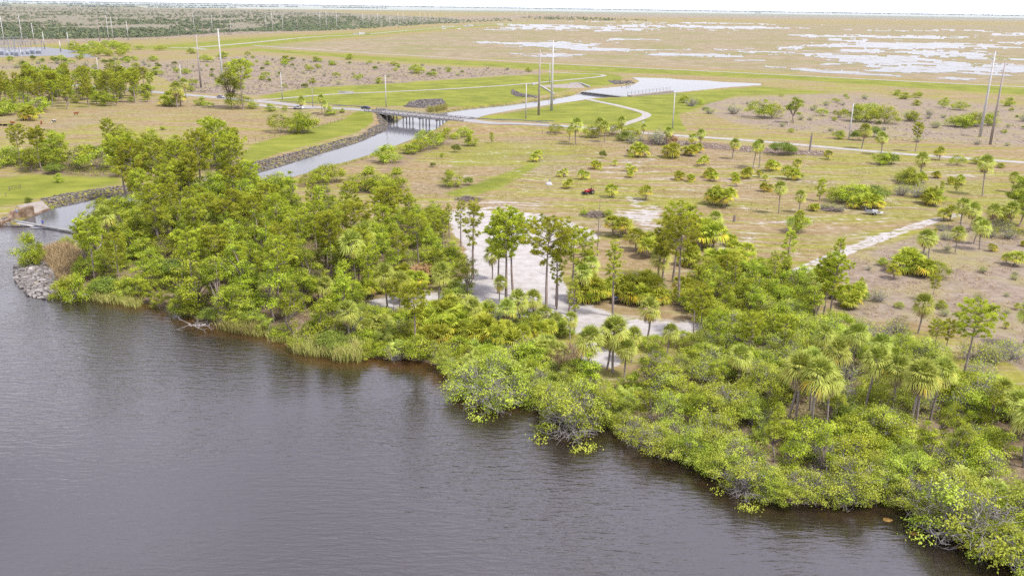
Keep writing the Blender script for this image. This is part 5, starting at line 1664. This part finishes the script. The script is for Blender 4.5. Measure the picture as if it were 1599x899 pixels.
def wall_line(parent, name, P, w_, z0, z1s, mat):
    b = MB()
    P = [np.array(p) for p in P]
    for i in range(len(P) - 1):
        t2 = (P[i + 1] - P[i]) / np.hypot(*(P[i + 1] - P[i]))
        n2 = np.array([-t2[1], t2[0]]) * w_ / 2
        A, B = P[i], P[i + 1]
        V = [(*(A - n2), z0), (*(B - n2), z0), (*(B + n2), z0), (*(A + n2), z0), (*(A - n2), z1s[i]), (*(B - n2), z1s[i + 1]), (*(B + n2), z1s[i + 1]), (*(A + n2), z1s[i])]
        b.add(V, [(3, 2, 1, 0), (4, 5, 6, 7), (0, 1, 5, 4), (1, 2, 6, 5), (2, 3, 7, 6), (3, 0, 4, 7)])
    b.build(name, mat, parent)


wall_line(wa, 'face_wall', [G(-60, 361, WL), G(0, 351.5, WL), G(15, 348.5, WL), G(22, 344.5, WL), G(53, 337.5, WL)], .9, WL - 2, [WL + .9, WL + .9, WL + 1.1, WL + 2.6, WL + 2.6], M['oldconcrete'])
wall_line(wa, 'return_wall', [G(53.3, 337, WL), G(78, 327.5, WL)], .6, WL - 2, [WL + .5, WL + .5], M['oldconcrete'])
sl = MB()
V = [(*G(53, 336, WL), WL + .45), (*G(77, 327, WL), WL + .45), (*G(66, 314.5, 0), .25), (*G(26, 322.5, 0), .25)]
sl.add(V + [(x, y, z - .8) for x, y, z in V], [(0, 1, 2, 3), (4, 7, 6, 5), (0, 4, 5, 1), (1, 5, 6, 2), (2, 6, 7, 3), (3, 7, 4, 0)])
sl.build('paved_slope', M['apron'], wa)
o = tag(empty('concrete_slab', (*G(135, 371), -1.4), .25), 'flat grey concrete slab in grass right of the weir', 'slab')
MB().box((0, 0, 0), (5.5, 1.6, .5)).build('slab', M['concrete'], o)
MB().box((-2.2, 0, .35), (.5, 1.2, .25)).build('block', M['concrete'], o)


# ------------------------------------------------------------------ vehicles
def body_mesh(prof, w_, mat, tw=.82):
    """car body from a side outline: list of (x, z, half-width factor)"""
    b = MB()
    n = len(prof)
    V = []
    for s in (-1, -.96, .96, 1):
        for x, z, f_ in prof:
            V.append((x, s * w_ / 2 * f_, z if abs(s) < 1 else z - .03))
    F = []
    for r_ in range(3):
        for i in range(n - 1):
            F.append((r_ * n + i, r_ * n + i + 1, (r_ + 1) * n + i + 1, (r_ + 1) * n + i))
    x0 = [p[0] for p in prof]
    b.add(V, F)
    base_ = []
    for s, off in ((-1, 0), (1, 3 * n)):
        nv = [(x, s * w_ / 2, .32) for x in x0]
        o_ = b.n
        b.add(nv, [])if False else None
        V2 = [V[off + i] for i in range(n)] + nv
        b.add(V2, [(i, i + 1, n + i + 1, n + i) for i in range(n - 1)])
    b.add([(x0[0], -w_ / 2, .3), (x0[-1], -w_ / 2, .3), (x0[-1], w_ / 2, .3), (x0[0], w_ / 2, .3)], [(0, 1, 2, 3)])
    return b


def wheel(parent, x, y, r, w_, rim=True):
    b = MB().tube([(x, y - w_ / 2, r), (x, y + w_ / 2, r)], (r, r), 14, cap=True)
    o_ = b.build('wheel', M['black'], parent)
    if rim:
        MB().tube([(x, y - w_ / 2 - .015, r), (x, y + w_ / 2 + .015, r)], (r * .58, r * .58), 10, cap=True).build('rim', M['chrome'], o_)


def car(bx, by, yaw, paint, label, pickup=False):
    x, y = G(bx, by)
    z = hz1(x, y) + .06
    if abs(bx - 571) < 2:
        x, y = G(bx, by, DECK)
        z = hz1(x, y) + .09
    o = tag(empty('car' if not pickup else 'pickup_truck', (x, y, z), yaw), label, 'car' if not pickup else 'pickup')
    if pickup:
        prof = [(-2.75, .45, 1), (-2.75, 1.05, 1), (-.75, 1.05, 1), (-.7, 1.12, 1), (-.55, 1.78, .8), (.55, 1.8, .8), (1.2, 1.12, .96), (2.55, 1.0, .94), (2.75, .75, .92), (2.75, .45, .92)]
        L = 2.75
    else:
        prof = [(-2.3, .42, .94), (-2.32, .85, .95), (-2.1, 1.02, .96), (-1.6, 1.08, .97), (-.95, 1.45, .80), (.35, 1.48, .80), (1.1, 1.05, .96), (2.1, .88, .93), (2.32, .68, .9), (2.3, .42, .9)]
        L = 2.3
    body_mesh(prof, 1.85, None).build('body', paint, o, True)
    g = MB()
    if pickup:
        g.add([(.62, -.70, 1.74), (.62, .70, 1.74), (1.18, .80, 1.18), (1.18, -.80, 1.18)], [(0, 1, 2, 3)])
        for s in (-1, 1):
            g.add([(-.5, s * .765, 1.7), (.5, s * .765, 1.7), (.95, s * .90, 1.2), (-.6, s * .945, 1.2)], [(0, 1, 2, 3)])
        MB().box((-1.72, 0, 1.07), (1.9, 1.5, .06)).build('truck_bed', M['black'], o)
    else:
        g.add([(.42, -.68, 1.46), (.42, .68, 1.46), (1.08, .80, 1.10), (1.08, -.80, 1.10)], [(0, 1, 2, 3)])
        g.add([(-1.0, -.68, 1.45), (-1.0, .68, 1.45), (-1.6, .82, 1.11), (-1.6, -.82, 1.11)], [(3, 2, 1, 0)])
        for s in (-1, 1):
            g.add([(-.9, s * .77, 1.42), (.3, s * .77, 1.44), (.95, s * .91, 1.1), (-1.4, s * .92, 1.1)], [(0, 1, 2, 3)])
    ob = g.build('windows', M['glass'], o)
    ob.location.z = .015
    for wx_ in (-L * .62, L * .62):
        for wy_ in (-.86, .86):
            wheel(o, wx_, wy_, .36, .24)
    for s in (-1, 1):
        MB().box((L - .05, s * .62, .72), (.1, .36, .16)).build('headlight', M['white'], o)
        MB().box((-L + .02, s * .68, .82), (.08, .24, .18)).build('tail_light', M['red'], o)
    return o


rd = math.atan2(*(np.array(G(400, 158)) - np.array(G(300, 149)))[::-1])
car(345, 153.3, rd, M['silver'], 'silver car driving on the road beside the tall ragged pine')
car(571, 170.6, rzb + math.pi, M['navy'], 'dark blue car at the left end of the road bridge')
car(467, 173.3, rd + .05, M['white'], 'white pickup parked on the verge by two slim palms', True)

# utility trailer with mesh gate in the pasture
x, y = G(1362, 335)
tr = tag(empty('utility_trailer', (x, y, 0), -.18), 'small white and grey utility trailer with raised mesh gate in the pasture', 'trailer')
MB().box((-.1, 0, .62), (3.3, 1.7, .12)).build('bed', M['steel'], tr)
sd_ = MB()
for s in (-1, 1):
    sd_.box((-.1, s * .86, .86), (3.3, .06, .36))
sd_.build('side_rail', M['silver'], tr)
g = MB()
for i in range(9):
    g.box((-1.78 - .0, -.8 + i * .2, 1.2), (.05, .04, 1.15))
for i in range(5):
    g.box((-1.78, 0, .68 + i * .26), (.06, 1.7, .04))
g.build('mesh_gate', M['steel'], tr)
for s in (-1, 1):
    wheel(tr, .35, s * 1.02, .36, .22)
    MB().tube([(-.15, s * 1.02, .62), (.05, s * 1.02, .84), (.65, s * 1.02, .84), (.85, s * 1.02, .62)], (.14, .14, .14, .14), 4).build('fender', M['white'], tr)
MB().box((.55, 0, .95), (1.5, 1.45, .55), taper=.82).build('tool_chest', M['white'], tr)
MB().box((.62, 0, 1.235), (.9, .16, .05)).build('chest_lid_strip', M['black'], tr)
t_ = MB()
t_.tube([(1.5, .8, .62), (2.7, .06, .6)], (.06, .06), 4).tube([(1.5, -.8, .62), (2.7, -.06, .6)], (.06, .06), 4).box((2.2, 0, .72), (.8, .75, .25), taper=.8)
t_.build('tongue', M['white'], tr)

# red tractor
x, y = G(920, 303)
tc = tag(empty('tractor', (x, y, 0), math.radians(215)), 'small red tractor standing in the mown pasture', 'tractor')
b = MB()
b.box((.75, 0, .95), (1.5, .7, .6), taper=.86).box((1.45, 0, .9), (.14, .6, .6)).box((-.3, 0, .72), (1.2, .6, .35))
b.build('hood', M['red'], tc)
for s in (-1, 1):
    wheel(tc, -.55, s * .72, .62, .42)
    wheel(tc, 1.1, s * .6, .38, .26)
    MB().box((-.5, s * .70, 1.3), (.95, .46, .10), taper=.9).box((-.9, s * .70, 1.08), (.12, .44, .42)).build('fender', M['red'], tc)
MB().box((-.55, 0, 1.12), (.5, .5, .14)).box((-.8, 0, 1.4), (.12, .48, .5)).build('seat', M['black'], tc)
b = MB()
for s in (-1, 1):
    b.tube([(-1.0, s * .5, .8), (-1.05, s * .5, 2.2)], (.045, .045), 5)
b.tube([(-1.05, -.5, 2.2), (-1.05, .5, 2.2)], (.045, .045), 5)
b.build('roll_bar', M['black'], tc)
MB().tube([(.05, 0, 1.2), (-.15, 0, 1.5)], (.03, .03), 4).tube([(-.15, -.2, 1.5), (-.15, .2, 1.5)], (.03, .03), 4).build('steering_wheel', M['black'], tc)
b = MB()
for s in (-1, 1):
    b.tube([(.1, s * .5, 1.1), (1.3, s * .52, 1.15), (2.0, s * .5, .5)], (.07, .07, .06), 4)
b.build('loader_arm', M['red'], tc)
MB().box((2.25, 0, .38), (.5, 1.5, .12)).box((2.02, 0, .6), (.1, 1.5, .5)).build('loader_bucket', M['black'], tc)

# small things in the pasture
x, y = G(857, 289)
o = tag(empty('tarp_heap', (x, y, 0)), 'small white tarp-covered heap with grey stump in the pasture', 'heap')
rs = np.random.RandomState(4)
b = MB()
n = 10
rings = []
for j, (r_, z_) in enumerate([(1.0, -.05), (.95, .35), (.7, .75), (.3, .95)]):
    rings.append([(math.cos(i / n * 6.283) * r_ * (.85 + .3 * rs.rand()), math.sin(i / n * 6.283) * r_ * .8 * (.85 + .3 * rs.rand()), z_ * (.9 + .2 * rs.rand())) for i in range(n)])
b.add(sum(rings, []), [(j * n + i, j * n + (i + 1) % n, (j + 1) * n + (i + 1) % n, (j + 1) * n + i) for j in range(3) for i in range(n)] + [(3 * n, 3 * n + 2, 3 * n + 5, 3 * n + 8)])
b.build('tarp', M['tarp'], o)
MB().tube([(.25, .1, .5), (.35, .1, 1.7)], (.28, .22), 7, cap=True).build('stump', M['twig'], o)
x, y = G(980, 240)
o = tag(empty('sign_stake', (x, y, 0)), 'small dark tilted sign on a stake left of a short palm', 'sign')
MB().box((0, 0, .5), (.07, .07, 1.2)).build('stake', M['wood'], o)
MB().box((0, -.06, 1.1), (.9, .05, .6), ry=.5).build('panel', M['navy'], o)
x, y = G(1004, 197)
o = tag(empty('road_sign', (x, y, 0)), 'small white road sign beside the junction of track and road', 'sign')
MB().box((0, 0, .9), (.08, .08, 2.2)).build('post', M['steel'], o)
MB().box((0, -.07, 1.75), (.8, .04, .9)).build('panel', M['white'], o)
x, y, z = GT(960, 474)
o = tag(empty('trash_bin', (x, y, z), .4), 'black bin on the ground behind the thin lone pine', 'bin')
MB().box((0, 0, .62), (.7, .75, 1.1), taper=1.18).build('body', M['black'], o)
MB().box((0, 0, 1.22), (.9, .95, .12)).build('lid', M['navy'], o)
for s in (-1, 1):
    MB().tube([(s * .26, .38, .12), (s * .36, .38, .12)], (.12, .12), 8, cap=True).build('wheel', M['black'], o)
x, y = G(1146, 346)
o = tag(link('tree_stump', MB().tube([(0, 0, -.2), (.05, 0, .9), (.1, .05, 1.6)], (.42, .32, .3), 8, cap=True).mesh('stump', M['deadwood'])), 'short brown broken stump alone on sandy pasture', 'stump')
o.location = (x, y, 0)
x, y = G(1264, 238)
o = tag(empty('palm_stump', (x, y, 0)), 'headless dead palm trunk standing in front of the white track', 'stump')
MB().tube([(0, 0, -.3), (.05, 0, 3), (.1, 0, 6)], (.38, .42, .40), 8, cap=True).build('trunk', M['palmbark'], o)
MB().tube([(.1, 0, 5.9), (.15, 0, 7.2)], (.30, .14), 7, cap=True).build('broken_top', M['deadwood'], o)


def brush_pile(bx, by, rx, ry, h, label, seed):
    x, y = G(bx, by)
    rs = np.random.RandomState(seed)
    b = MB()
    for i in range(170):
        a, q_ = rs.rand() * 6.28, math.sqrt(rs.rand())
        c = np.array([math.cos(a) * q_ * rx, math.sin(a) * q_ * ry, h * (1 - q_) * rs.rand() + .1])
        d = rs.normal(size=3) * np.array([1, 1, .25]) * .9
        b.tube([c - d, c + d * .2 + rs.normal(size=3) * .1, c + d], (.05, .05, .02), 3)
    o = link('brush_pile', b.mesh('brush_pile', M['deadwood']))
    o.location = (x, y, hz1(x, y))
    return tag(o, label, 'brush pile')


brush_pile(931, 337, 3.6, 2.4, 1.5, 'wide grey pile of cut branches behind the tall bare dead tree', 1)
brush_pile(730, 312, 3.2, 2.4, 1.3, 'grey pile of cut branches at the upper left edge of white sand', 2)
brush_pile(1300, 329, 2.4, 1.4, .9, 'low grey heap of branches left of the utility trailer', 3)


def fallen(bx, by, dx, dy, r, label, seed):
    x, y, z = GT(bx, by)
    rs = np.random.RandomState(seed)
    o = tag(empty('fallen_tree', (x, y, max(z, WL))), label, 'fallen tree')
    P = limb(rs, (0, 0, .9), (dx, dy, 1.3), .05, 7)
    MB().tube(P, np.linspace(r, r * .35, 7), 6, cap=True).build('trunk', M['twig'], o, True)
    b = MB()
    for i in range(16):
        j = rs.randint(2, 7)
        e = P[j] + rs.normal(size=3) * np.array([1.2, 1.0, .6]) * 1.1
        b.tube(limb(rs, P[j], e, .2, 5), np.linspace(.07, .015, 5), 4)
        for _ in range(3):
            b.tube(limb(rs, e, e + rs.normal(size=3) * .55, .2, 3), (.025, .018, .01), 3)
    b.build('branches', M['twig'], o)


fallen(846, 607, -4.5, 1.2, .22, 'pale fallen trunk lying over the water between two mangroves', 1)
fallen(322, 512, -2.2, -1.6, .18, 'grey dead snag tangled at the water edge under bright bushes', 2)
fallen(140, 462, -3.0, -.8, .12, 'thin grey dead branches at the waterline beside the stone point', 3)
fallen(1495, 838, -3.2, -1.2, .16, 'grey dead branches hanging over the water at lower right', 4)
fallen(1560, 862, 2.6, -1.4, .16, 'grey dead branches over the water at the bottom right corner', 5)
for bx, by, s_, lab in [(1386, 811, 1.0, 'ochre boulder just under the water, nearest the mangroves'), (1427, 832, 1.1, 'ochre sunken boulder, second from the lower right bank'), (1498, 853, .9, 'ochre sunken boulder close against the lower right bank')]:
    x, y = G(bx, by, WL)
    o = link('sunken_boulder', rocks('r', [(0, 0, 0)], M['rockpale'], None, (1.0, 1.0), 3).data)
    bpy.data.objects.remove([q_ for q_ in bpy.data.objects if q_.name == 'r'][0])
    me_ = bpy.data.meshes.new('boulder')
    rs = np.random.RandomState(int(bx))
    b = MB()
    n = 12
    rings = [[(math.cos(i / n * 6.283) * r_ * (.85 + .3 * rs.rand()), math.sin(i / n * 6.283) * r_ * .7 * (.85 + .3 * rs.rand()), z_) for i in range(n)] for r_, z_ in ((1.2, -.8), (1.0, -.25), (.7, .02), (.25, .10))]
    b.add(sum(rings, []), [(j * n + i, j * n + (i + 1) % n, (j + 1) * n + (i + 1) % n, (j + 1) * n + i) for j in range(3) for i in range(n)] + [(3 * n, 3 * n + 3, 3 * n + 6, 3 * n + 9)])
    if 'ochre' not in M:
        M['ochre'] = roughmat('ochre_rock', (.26, .15, .035), (.40, .25, .07), 1.5)
    o.data = b.mesh('sunken_boulder', M['ochre'], True)
    o.location = (x, y, WL - .02)
    o.scale = (s_ * .8, s_ * .8, .8)
    tag(o, lab, 'boulder', 'ochre boulders at the lower right waterline')

# ------------------------------------------------------------------ fences


def fence(P, label, gap=4.0, h=1.2, nm='wire_fence', rails=0):
    P = resample([G(*p) for p in P], gap)
    o = tag(empty(nm, (*P[0], 0)), label, 'fence')
    for i, p in enumerate(P):
        b = MB().box((p[0] - P[0, 0], p[1] - P[0, 1], h / 2 - .2), (.14, .14, h + .4), rz=i * .7)
        b.build('post', M['wood'], o)
    b = MB()
    for lv in ([.45, .8, 1.1] if not rails else [.5, 1.0]):
        b.tube([(p[0] - P[0, 0], p[1] - P[0, 1], lv) for p in P], .012 if not rails else .06, 3)
    b.build('wire' if not rails else 'rail', M['steel'] if not rails else M['wood'], o)


fence([(388, 223), (420, 217), (450, 209), (480, 203), (505, 197), (535, 188)], 'post and wire fence between dry pasture and green strip by the canal')
fence([(712, 204), (735, 199), (770, 200), (800, 205), (830, 207), (870, 211)], 'post and wire fence below the road right of the bridge')
fence([(15, 298), (28, 295.5), (45, 292)], 'short old wooden rail fence on the lawn at far left', 3.4, 1.3, 'rail_fence', 1)
fence([(-20, 312), (20, 305)], 'few old fence posts on the lawn left of the rail fence', 5, 1.1)
fence([(1180, 470), (1262, 452), (1330, 470)], 'thin fence posts at the edge of the brown field behind lime bushes', 7, 1.4)

# ------------------------------------------------------------------ structures on the plain


def control(bx, by, s, label):
    x, y = G(bx, by)
    o = tag(empty('water_gate', (x, y, 0), .2), label, 'water gate')
    MB().box((0, 0, 1.2), (9 * s, 7 * s, 3.4)).build('headwall', M['white'], o)
    MB().box((-9 * s, 0, .6), (9 * s, 2 * s, 2.0), rz=.35).box((9 * s, 0, .6), (9 * s, 2 * s, 2.0), rz=-.35).build('wing_wall', M['concrete'], o)
    b = MB()
    for i in range(4):
        b.box((-3.5 * s + i * 2.3 * s, -3 * s, 4.2), (.3, .3, 2.8))
    b.box((0, -3 * s, 5.5), (8 * s, .3, .3))
    b.build('hoist_frame', M['white'], o)


control(565, 54, 1.15, 'white water gate on the left levee, the larger and nearer one')
control(735, 41, 1.6, 'white water gate far out on the left levee, the smaller one')
x, y = G(540, 145.5)
o = tag(empty('culvert_headwall', (x, y, 0), .1), 'low pale concrete culvert headwall beside the path above the bridge', 'culvert')
MB().box((0, 0, .4), (9, 1.2, 1.2)).build('headwall', M['concrete'], o)
MB().box((0, -.62, 1.25), (9, .1, .1)).build('rail', M['steel'], o)
x, y = G(632, 186.5)
# substation
SX, SY = G(30, 84)
o = tag(link('gravel_pad', None), None)
bpy.data.objects.remove(o)
q = [G(-60, 91), G(95, 87), G(125, 80), G(70, 74), G(-60, 76)]
pm_ = bpy.data.meshes.new('gravel_yard')
pm_.from_pydata([(a, b_, .06) for a, b_ in q], [], [(0, 1, 2, 3, 4)])
M['gravel'] = roughmat('gravel', (.22, .225, .24), (.32, .33, .345), .4)
pm_.materials.append(M['gravel'])
tag(link('gravel_yard', pm_), kind='structure')
q2 = [G(95, 90), G(150, 90), G(140, 85), G(100, 84)]
pm_ = bpy.data.meshes.new('gravel_drive')
pm_.from_pydata([(a, b_, .07) for a, b_ in q2], [], [(0, 1, 2, 3)])
pm_.materials.append(M['gravel'])
tag(link('gravel_drive', pm_), kind='structure')
SUB = [(4, 86), (12, 87), (20, 86), (27, 87.5), (35, 85.5), (44, 85), (52, 84.5), (58, 84), (63, 84)]
words = ['first', 'second', 'third', 'fourth', 'fifth', 'sixth', 'seventh', 'eighth', 'ninth']
for i, (bx, by) in enumerate(SUB):
    x, y = G(bx, by)
    o = tag(empty('transformer', (x, y, 0), .2), 'bluish substation transformer at far left, %s from the left' % words[i], 'transformer', 'transformers in the substation')
    s = .72 + .22 * (i % 3 == 0)
    MB().box((0, 0, 2.2 * s), (4.2 * s, 3.2 * s, 4.0 * s)).build('tank', M['bluewhite'], o)
    f_ = MB()
    for j in range(6):
        f_.box((-1.7 * s + j * .68 * s, -2.0 * s, 2.0 * s), (.25, .8, 3.0 * s))
    f_.build('radiator', M['silver'], o)
    for j in range(3):
        MB().tube([(-1.2 * s + j * 1.2 * s, 0, 4.2 * s), (-1.2 * s + j * 1.2 * s, 0, 6.6 * s)], (.3, .16), 6, cap=True).build('bushing', M['white'], o)
for i, (ax, ay, bx, by, h) in enumerate([(-8, 81, 30, 80, 11), (25, 82, 66, 80, 10), (-8, 77.5, 45, 76.5, 12), (0, 84, 24, 83.5, 8)]):
    A, B = np.array(G(ax, ay)), np.array(G(bx, by))
    L = float(np.hypot(*(B - A)))
    o = tag(empty('steel_gantry', (*A, 0), math.atan2(*(B - A)[::-1])), ['white steel gantry at the back left of the substation', 'white steel gantry at the right end of the substation', 'tallest white steel gantry along the back of the substation', 'low white steel gantry in front at the left of the substation'][i], 'gantry', 'gantries in the substation')
    for j in range(6):
        MB().box((L * j / 5, 0, h / 2), (.4, .4, h)).build('column', M['steel'], o)
    MB().box((L / 2, 0, h), (L + 1, .5, .5)).box((L / 2, 0, h * .7), (L, .4, .4)).build('beam', M['steel'], o)

# ------------------------------------------------------------------ people and cattle


def skin(name, pts, edges, mat, parent=None, sub=2):
    me_ = bpy.data.meshes.new(name)
    me_.from_pydata([p[:3] for p in pts], edges, [])
    me_.materials.append(mat)
    o = link(name, me_, parent)
    sk = me_.skin_vertices or None
    md = o.modifiers.new('skin', 'SKIN')
    for v, p in zip(me_.skin_vertices[0].data, pts):
        r_ = p[3] if isinstance(p[3], tuple) else (p[3], p[3])
        v.radius = r_
    me_.skin_vertices[0].data[0].use_root = True
    md.use_smooth_shade = True
    ss = o.modifiers.new('subdivision', 'SUBSURF')
    ss.levels = ss.render_levels = sub
    return o


def clothes(name, shirt, legs, skinc, z_arm=1.02, knee=.5):
    mt, nt = newmat(name)
    k = NT(nt)
    z = k.n('ShaderNodeSeparateXYZ', {0: k.obj()}).outputs[2]
    c = k.mix(k.math('GREATER_THAN', z, knee), skinc, legs)
    c = k.mix(k.math('GREATER_THAN', z, .93), c, shirt)
    c = k.mix(k.math('GREATER_THAN', z, 1.47), c, skinc)
    k.out(k.bsdf(c, .8, .2))
    return mt


def person(x, y, z, rz, shirt, legs, label, sc=1.0):
    o = tag(empty('person', (x, y, z), rz, sc), label, 'person')
    pts = [(0, 0, .95, (.15, .11)), (0, 0, 1.18, (.14, .10)), (0, 0, 1.38, (.17, .10)), (0, 0, 1.50, .055), (0, -.01, 1.60, (.085, .09)), (0, -.01, 1.73, (.075, .09)),
           (.20, 0, 1.40, .06), (.26, .02, 1.14, .045), (.24, -.16, .95, .035), (.23, -.24, .92, .035),
           (-.20, 0, 1.40, .06), (-.27, -.02, 1.14, .045), (-.24, -.18, 1.0, .035), (-.22, -.27, .98, .035),
           (.10, 0, .86, .09), (.12, -.02, .48, .06), (.13, .02, .09, .045), (.13, -.14, .04, .04),
           (-.10, 0, .86, .09), (-.13, -.04, .48, .06), (-.14, .0, .09, .045), (-.15, -.16, .04, .04)]
    ed = [(0, 1), (1, 2), (2, 3), (3, 4), (4, 5), (2, 6), (6, 7), (7, 8), (8, 9), (2, 10), (10, 11), (11, 12), (12, 13), (0, 14), (14, 15), (15, 16), (16, 17), (0, 18), (18, 19), (19, 20), (20, 21)]
    skin('body', pts, ed, clothes('clothes', shirt, legs, (.42, .24, .16)), o)
    b = MB()
    n = 10
    rings = [[(math.cos(i / n * 6.283) * r_, math.sin(i / n * 6.283) * r_ * 1.1 + .012, z_) for i in range(n)] for r_, z_ in ((.10, 1.66), (.108, 1.72), (.09, 1.79), (.03, 1.83))]
    b.add(sum(rings, []), [(j * n + i, j * n + (i + 1) % n, (j + 1) * n + (i + 1) % n, (j + 1) * n + i) for j in range(3) for i in range(n)])
    b.build('hair', M['black'], o, True)
    return o


x, y = G(67.3, 353.2, WL + .42)
person(x, y, WL + .42, .2, (.06, .08, .32), (.03, .035, .08), 'person in blue shirt and dark shorts standing on the weir')
x, y = G(25.5, 334.5, WL + 2.6)
person(x, y + .2, WL + 2.3, .0, (.25, .27, .36), (.12, .13, .16), 'person in grey standing behind the orange-brown concrete wall')


def cow(bx, by, yaw, mat, label, lying=False, graze=True):
    x, y = G(bx, by)
    o = tag(empty('cow', (x, y, 0), yaw, 1.0), label, 'cow', 'cattle grazing in the dry pasture at left')
    dz = -.55 if lying else 0
    hd = (1.35, 0, .35, .12) if graze and not lying else (1.38, 0, 1.35 + dz, .13)
    mz = (1.55, 0, .12, .09) if graze and not lying else (1.66, 0, 1.18 + dz, .09)
    pts = [(0, 0, 1.0 + dz, (.36, .40)), (.6, 0, 1.02 + dz, (.33, .40)), (-.7, 0, 1.08 + dz, (.32, .34)), (.98, 0, 1.12 + dz, .22), (1.2, 0, .8 if graze and not lying else 1.28 + dz, .15), hd, mz, (-.98, 0, 1.1 + dz, .12), (-1.08, 0, .75 + dz * .5, .03)]
    ed = [(0, 1), (1, 3), (0, 2), (3, 4), (4, 5), (5, 6), (2, 7), (7, 8)]
    for s in (-1, 1):
        k0 = len(pts)
        if lying:
            pts += [(.62, s * .34, .25, .12), (1.0, s * .4, .08, .07), (-.6, s * .4, .25, .15), (-.2, s * .55, .08, .07)]
        else:
            pts += [(.62, s * .2, .62, .10), (.60, s * .2, .06, .06), (-.68, s * .2, .68, .13), (-.78, s * .2, .40, .07)]
            pts += [(-.70, s * .2, .06, .06)]
        ed += [(1, k0), (k0, k0 + 1), (2, k0 + 2), (k0 + 2, k0 + 3)]
        if not lying:
            ed += [(k0 + 3, k0 + 4)]
    skin('body', pts, ed, mat, o, 1)
    for s in (-1, 1):
        MB().box((hd[0] - .05, s * .2, hd[2] + .12), (.08, .2, .12), rx=s * .3).build('ear', mat, o)
    return o


mt, nt = newmat('hide_pied')
k = NT(nt)
k.out(k.bsdf(k.mix(k.ramp(k.noise(k.obj(), 1.6, 2), .47, .53), (.02, .02, .02), (.62, .60, .58)), .8))
M['cowpied'] = mt
cow(20, 193, 2.8, M['cowred'], 'reddish cow lying above the black one at far left', True)
cow(18, 197, 3.0, M['cowblack'], 'black cow lying in the pasture just below the reddish one', True)
cow(8, 196.8, .1, M['cowblack'], 'small dark calf-sized cow lying second from the left edge', True)
cow(0, 196.5, 3.1, M['cowblack'], 'black cow lying at the very left edge of the pasture', True)
cow(65, 194, -1.1, M['cowred'], 'brown cow grazing head down, seen end-on')
cow(85, 192, -1.9, M['cowpied'], 'black and white cow grazing near the fan palms')
cow(119, 180, .1, M['cowred'], 'reddish-brown cow standing side-on at the edge of the trees', False, False)
# ------------------------------------------------------------------ labels that place each plant by what stands near it
LM = [('the red tractor', G(920, 300)), ('the utility trailer', G(1362, 335)), ('the tall bare dead tree', G(933, 397)), ('the stone point', G(60, 430)), ('the person on the weir', G(67, 353)),
      ('the black bin', G(960, 474)), ('the white-trunked palm pair', G(1422, 678)), ('the pale fallen trunk', G(835, 606)), ('the ochre boulder', G(1386, 811, WL)), ('the parked pickup', G(467, 172)),
      ('the silver car', G(345, 152)), ('the rightmost short pole', G(1325, 219)), ('the zigzag track corner', G(1012, 181)), ('the leaning pole pair', G(1538, 220)), ('the coppery palm thicket', G(660, 442)),
      ('the lone shore pine', G(646, 546)), ('the bridge', tuple((BR_A + BR_B) / 2)), ('the headless palm trunk', G(1264, 238)), ('the broken stump', G(1146, 346)), ('the substation', G(30, 84)), ('the grey water-edge snag', G(322, 512)),
      ('the side-on brown cow', G(119, 180)), ('the old rail fence', G(30, 295)), ('the larger water gate', G(565, 54)), ('the smaller water gate', G(735, 41)), ('the spillway', G(880, 142)), ('the tan grass patch', G(1435, 752)), ('the round lone bush', G(1340, 200))]
LM = LM[:-1]
ADJ = {'oak': 'leafy green tree', 'slim': 'slender leafy tree', 'lime': 'bright green tree', 'bush': 'round green bush', 'shrub': 'green shrub', 'dusky': 'dark green bush', 'mang': 'yellow-green mangrove', 'mangbare': 'grey-twigged mangrove', 'pine': 'pine', 'bigpine': 'broad-crowned pine', 'thinpine': 'slender pine',
       'youngpine': 'young pine', 'palm': 'tall sabal palm', 'lowpalm': 'stocky sabal palm', 'palmetto': 'short palm', 'bigpalmetto': 'bushy short palm', 'bluepalmetto': 'blue-green short palm', 'snag': 'bare dead tree', 'twig': 'leafless grey bush', 'rust': 'brown bush'}
used = set()
for ob in bpy.data.objects:
    if ob.get('label'):
        used.add(ob['label'])


def place_label(what, x, y):
    c = sorted(LM, key=lambda l: (l[1][0] - x) ** 2 + (l[1][1] - y) ** 2)
    for nm, (a, b) in c[:5]:
        for rd_ in (1, .5):
            dx, dy = round((x - a) / rd_) * rd_, round((y - b) / rd_) * rd_
            f_ = lambda v: ('%g' % abs(v))
            h = '%s m %s' % (f_(dx), 'right' if dx > 0 else 'left') if dx else ''
            v = '%s m %s' % (f_(dy), 'behind' if dy > 0 else 'before') if dy else ''
            s = '%s %s of %s' % (what, ' and '.join([t for t in (h, v) if t]) or 'at the foot', nm)
            s = s.replace('behind of', 'behind').replace('before of', 'before')
            if s not in used:
                used.add(s)
                return s
    return s


for ob, key, H, adj in PLANTS:
    if not ob.get('label'):
        ob['label'] = place_label(adj or ADJ[key], ob.location.x, ob.location.y)
for ob in FARPOLES:
    ob['label'] = place_label('thin far pole', ob.location.x, ob.location.y)
